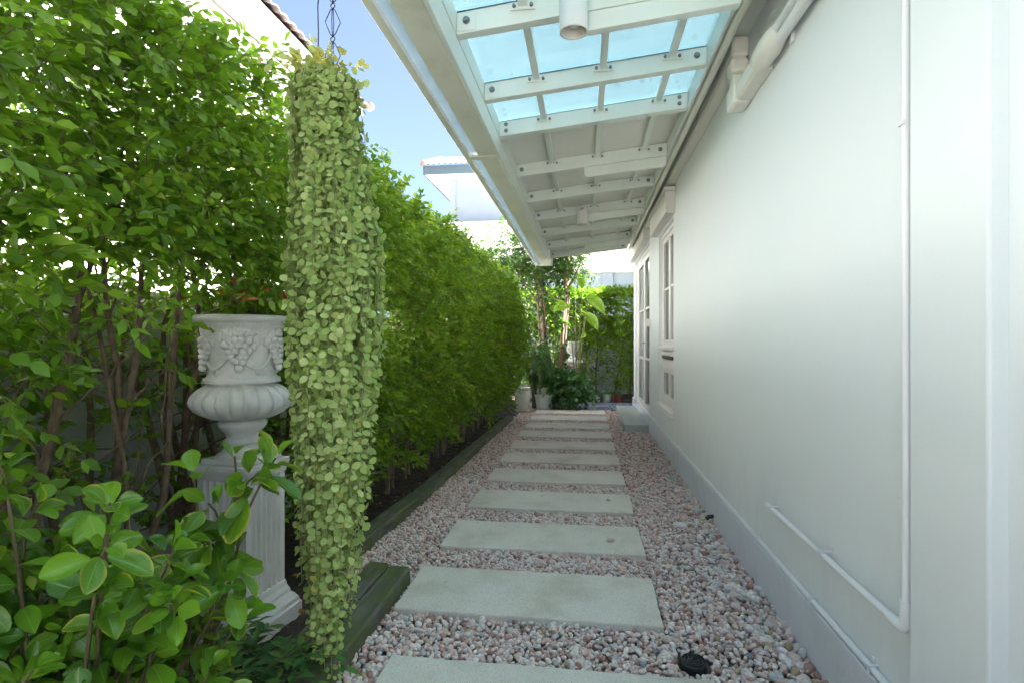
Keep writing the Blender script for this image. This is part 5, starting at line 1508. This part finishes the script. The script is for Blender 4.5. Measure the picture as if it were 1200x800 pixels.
# ---- elephant-ear plant
T = thing('elephant_ear_plant', (-0.15, 9.75, 0.0), 'elephant ear plant with a few huge lime green leaves above the bushy pot', 'plant')
mb = MB(); specs = []
for (tip, d, ln) in (((0.05, 9.50, 1.82), (0.75, -0.3, -0.42), 0.42), ((-0.06, 9.6, 2.05), (-0.25, -0.3, 0.9), 0.30), ((0.02, 9.6, 1.86), (0.5, -0.4, 0.2), 0.26), ((0.0, 9.45, 1.55), (0.65, -0.4, -0.5), 0.36), ((-0.30, 9.6, 1.70), (-0.5, -0.5, 0.1), 0.42), ((-0.18, 9.75, 1.95), (-0.4, -0.4, 0.35), 0.34), ((-0.08, 9.6, 1.16), (0.35, -0.6, 0.4), 0.26)):
    b = Vector((-0.15, 9.75, 0.0)); t = Vector(tip)
    pts = [b.lerp(t, s) + Vector((0, 0, 0.12 * math.sin(math.pi * s))) for s in [i / 8 for i in range(9)]]
    mb.tube(pts, [0.014 * (1 - 0.08 * i) for i in range(9)], 7)
    specs.append((t - Vector(d).normalized() * ln * 0.15, d, Vector((0.1, -0.75, 0.65)), ln, ln * 0.52, 0.55))
mb.build('stalk', M['greenstem'], T)
big_leaves('leaf', specs, M['leaf_lime'], T)

# ---- tree with twin trunks and climbers
TR = thing('garden_tree', (-0.72, 9.75, 0.0), 'slender tree with twin vine covered trunks at the end of the canopy', 'tree')
trunks = []
for (bx, by, tx, ty, r0) in ((-0.74, 9.72, -0.78, 9.7, 0.075), (-0.42, 9.9, -0.30, 9.95, 0.055)):
    pts = [Vector((bx + (tx - bx) * t + 0.02 * math.sin(t * 7 + bx * 9), by + (ty - by) * t, 3.1 * t - 0.03)) for t in [i / 12 for i in range(13)]]
    mb = MB(); mb.tube(pts, [r0 * (1 - 0.45 * i / 12) * (1.25 if i == 0 else 1) for i in range(13)], 12)
    for k in range(9):        # limbs
        i0 = random.randint(7, 12)
        pp = walk(pts[i0], (random.gauss(-0.1, 0.7), random.gauss(-0.25, 0.6), random.uniform(0.3, 0.9)), 7, 0.14, 0.18)
        mb.tube(pp, [0.022 * (1 - 0.12 * i) for i in range(8)], 6); trunks += pp[2:]
    mb.build('trunk', M['bark2'], TR)
    for k in range(5):        # climbers and aerial roots wound on the trunk
        ph = random.uniform(0, 6.28); tw = random.uniform(-1.2, 1.2)
        q = [pts[i] + Vector((math.cos(ph + tw * i / 12 * 3), math.sin(ph + tw * i / 12 * 3), 0)) * (r0 * (1 - 0.45 * i / 12) + 0.012) for i in range(0, 12)]
        c_ = MB(); c_.tube(q, random.uniform(0.007, 0.015), 6); c_.build('aerial_root', M['terracotta' if k % 3 == 0 else 'bark2'], TR)
n = 1700
cl = np.array([tuple(random.choice(trunks)) for _ in range(n)]) + RS.randn(n, 3) * np.array([0.20, 0.2, 0.13])
extra = np.stack([RS.uniform(-1.75, -0.55, 420), RS.uniform(9.0, 10.2, 420), RS.uniform(1.85, 3.3, 420)], -1)
extra = extra[((extra[:, 0] + 1.15) / 0.62) ** 2 + ((extra[:, 2] - 2.6) / 0.75) ** 2 < 1]
O = np.concatenate([cl, extra])
O = O[(O[:, 0] < 0.12 - 0.35 * np.clip(O[:, 2] - 2.3, -1, 1)) & ((O[:, 2] > 2.15) | (RS.rand(len(O)) < 0.25))]
O = O[(O[:, 1] > 8.75) | (O[:, 2] < 2.0) | (O[:, 0] < -0.85)]
n = len(O)
D = nrm(RS.randn(n, 3) * np.array([1, 1, 0.5]) + np.array([0, -0.2, 0.15]))
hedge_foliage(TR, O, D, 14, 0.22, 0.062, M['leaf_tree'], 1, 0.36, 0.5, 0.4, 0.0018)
ivy = []
for k in range(150):
    t = random.random(); s = random.choice((0, 1)); b = ((-0.74, 9.72), (-0.42, 9.9))[s]; a = random.uniform(0, 6.28); r_ = 0.07
    ivy.append((b[0] + r_ * math.cos(a), b[1] + r_ * math.sin(a), 0.6 + 2.0 * t))
ivy = np.array(ivy); D = nrm(RS.randn(150, 3) + np.array([0, -0.5, 0]))
a_ = sprays(ivy, D, 6, 0.10, 0.07, 0.5, 0.6, 0.6)
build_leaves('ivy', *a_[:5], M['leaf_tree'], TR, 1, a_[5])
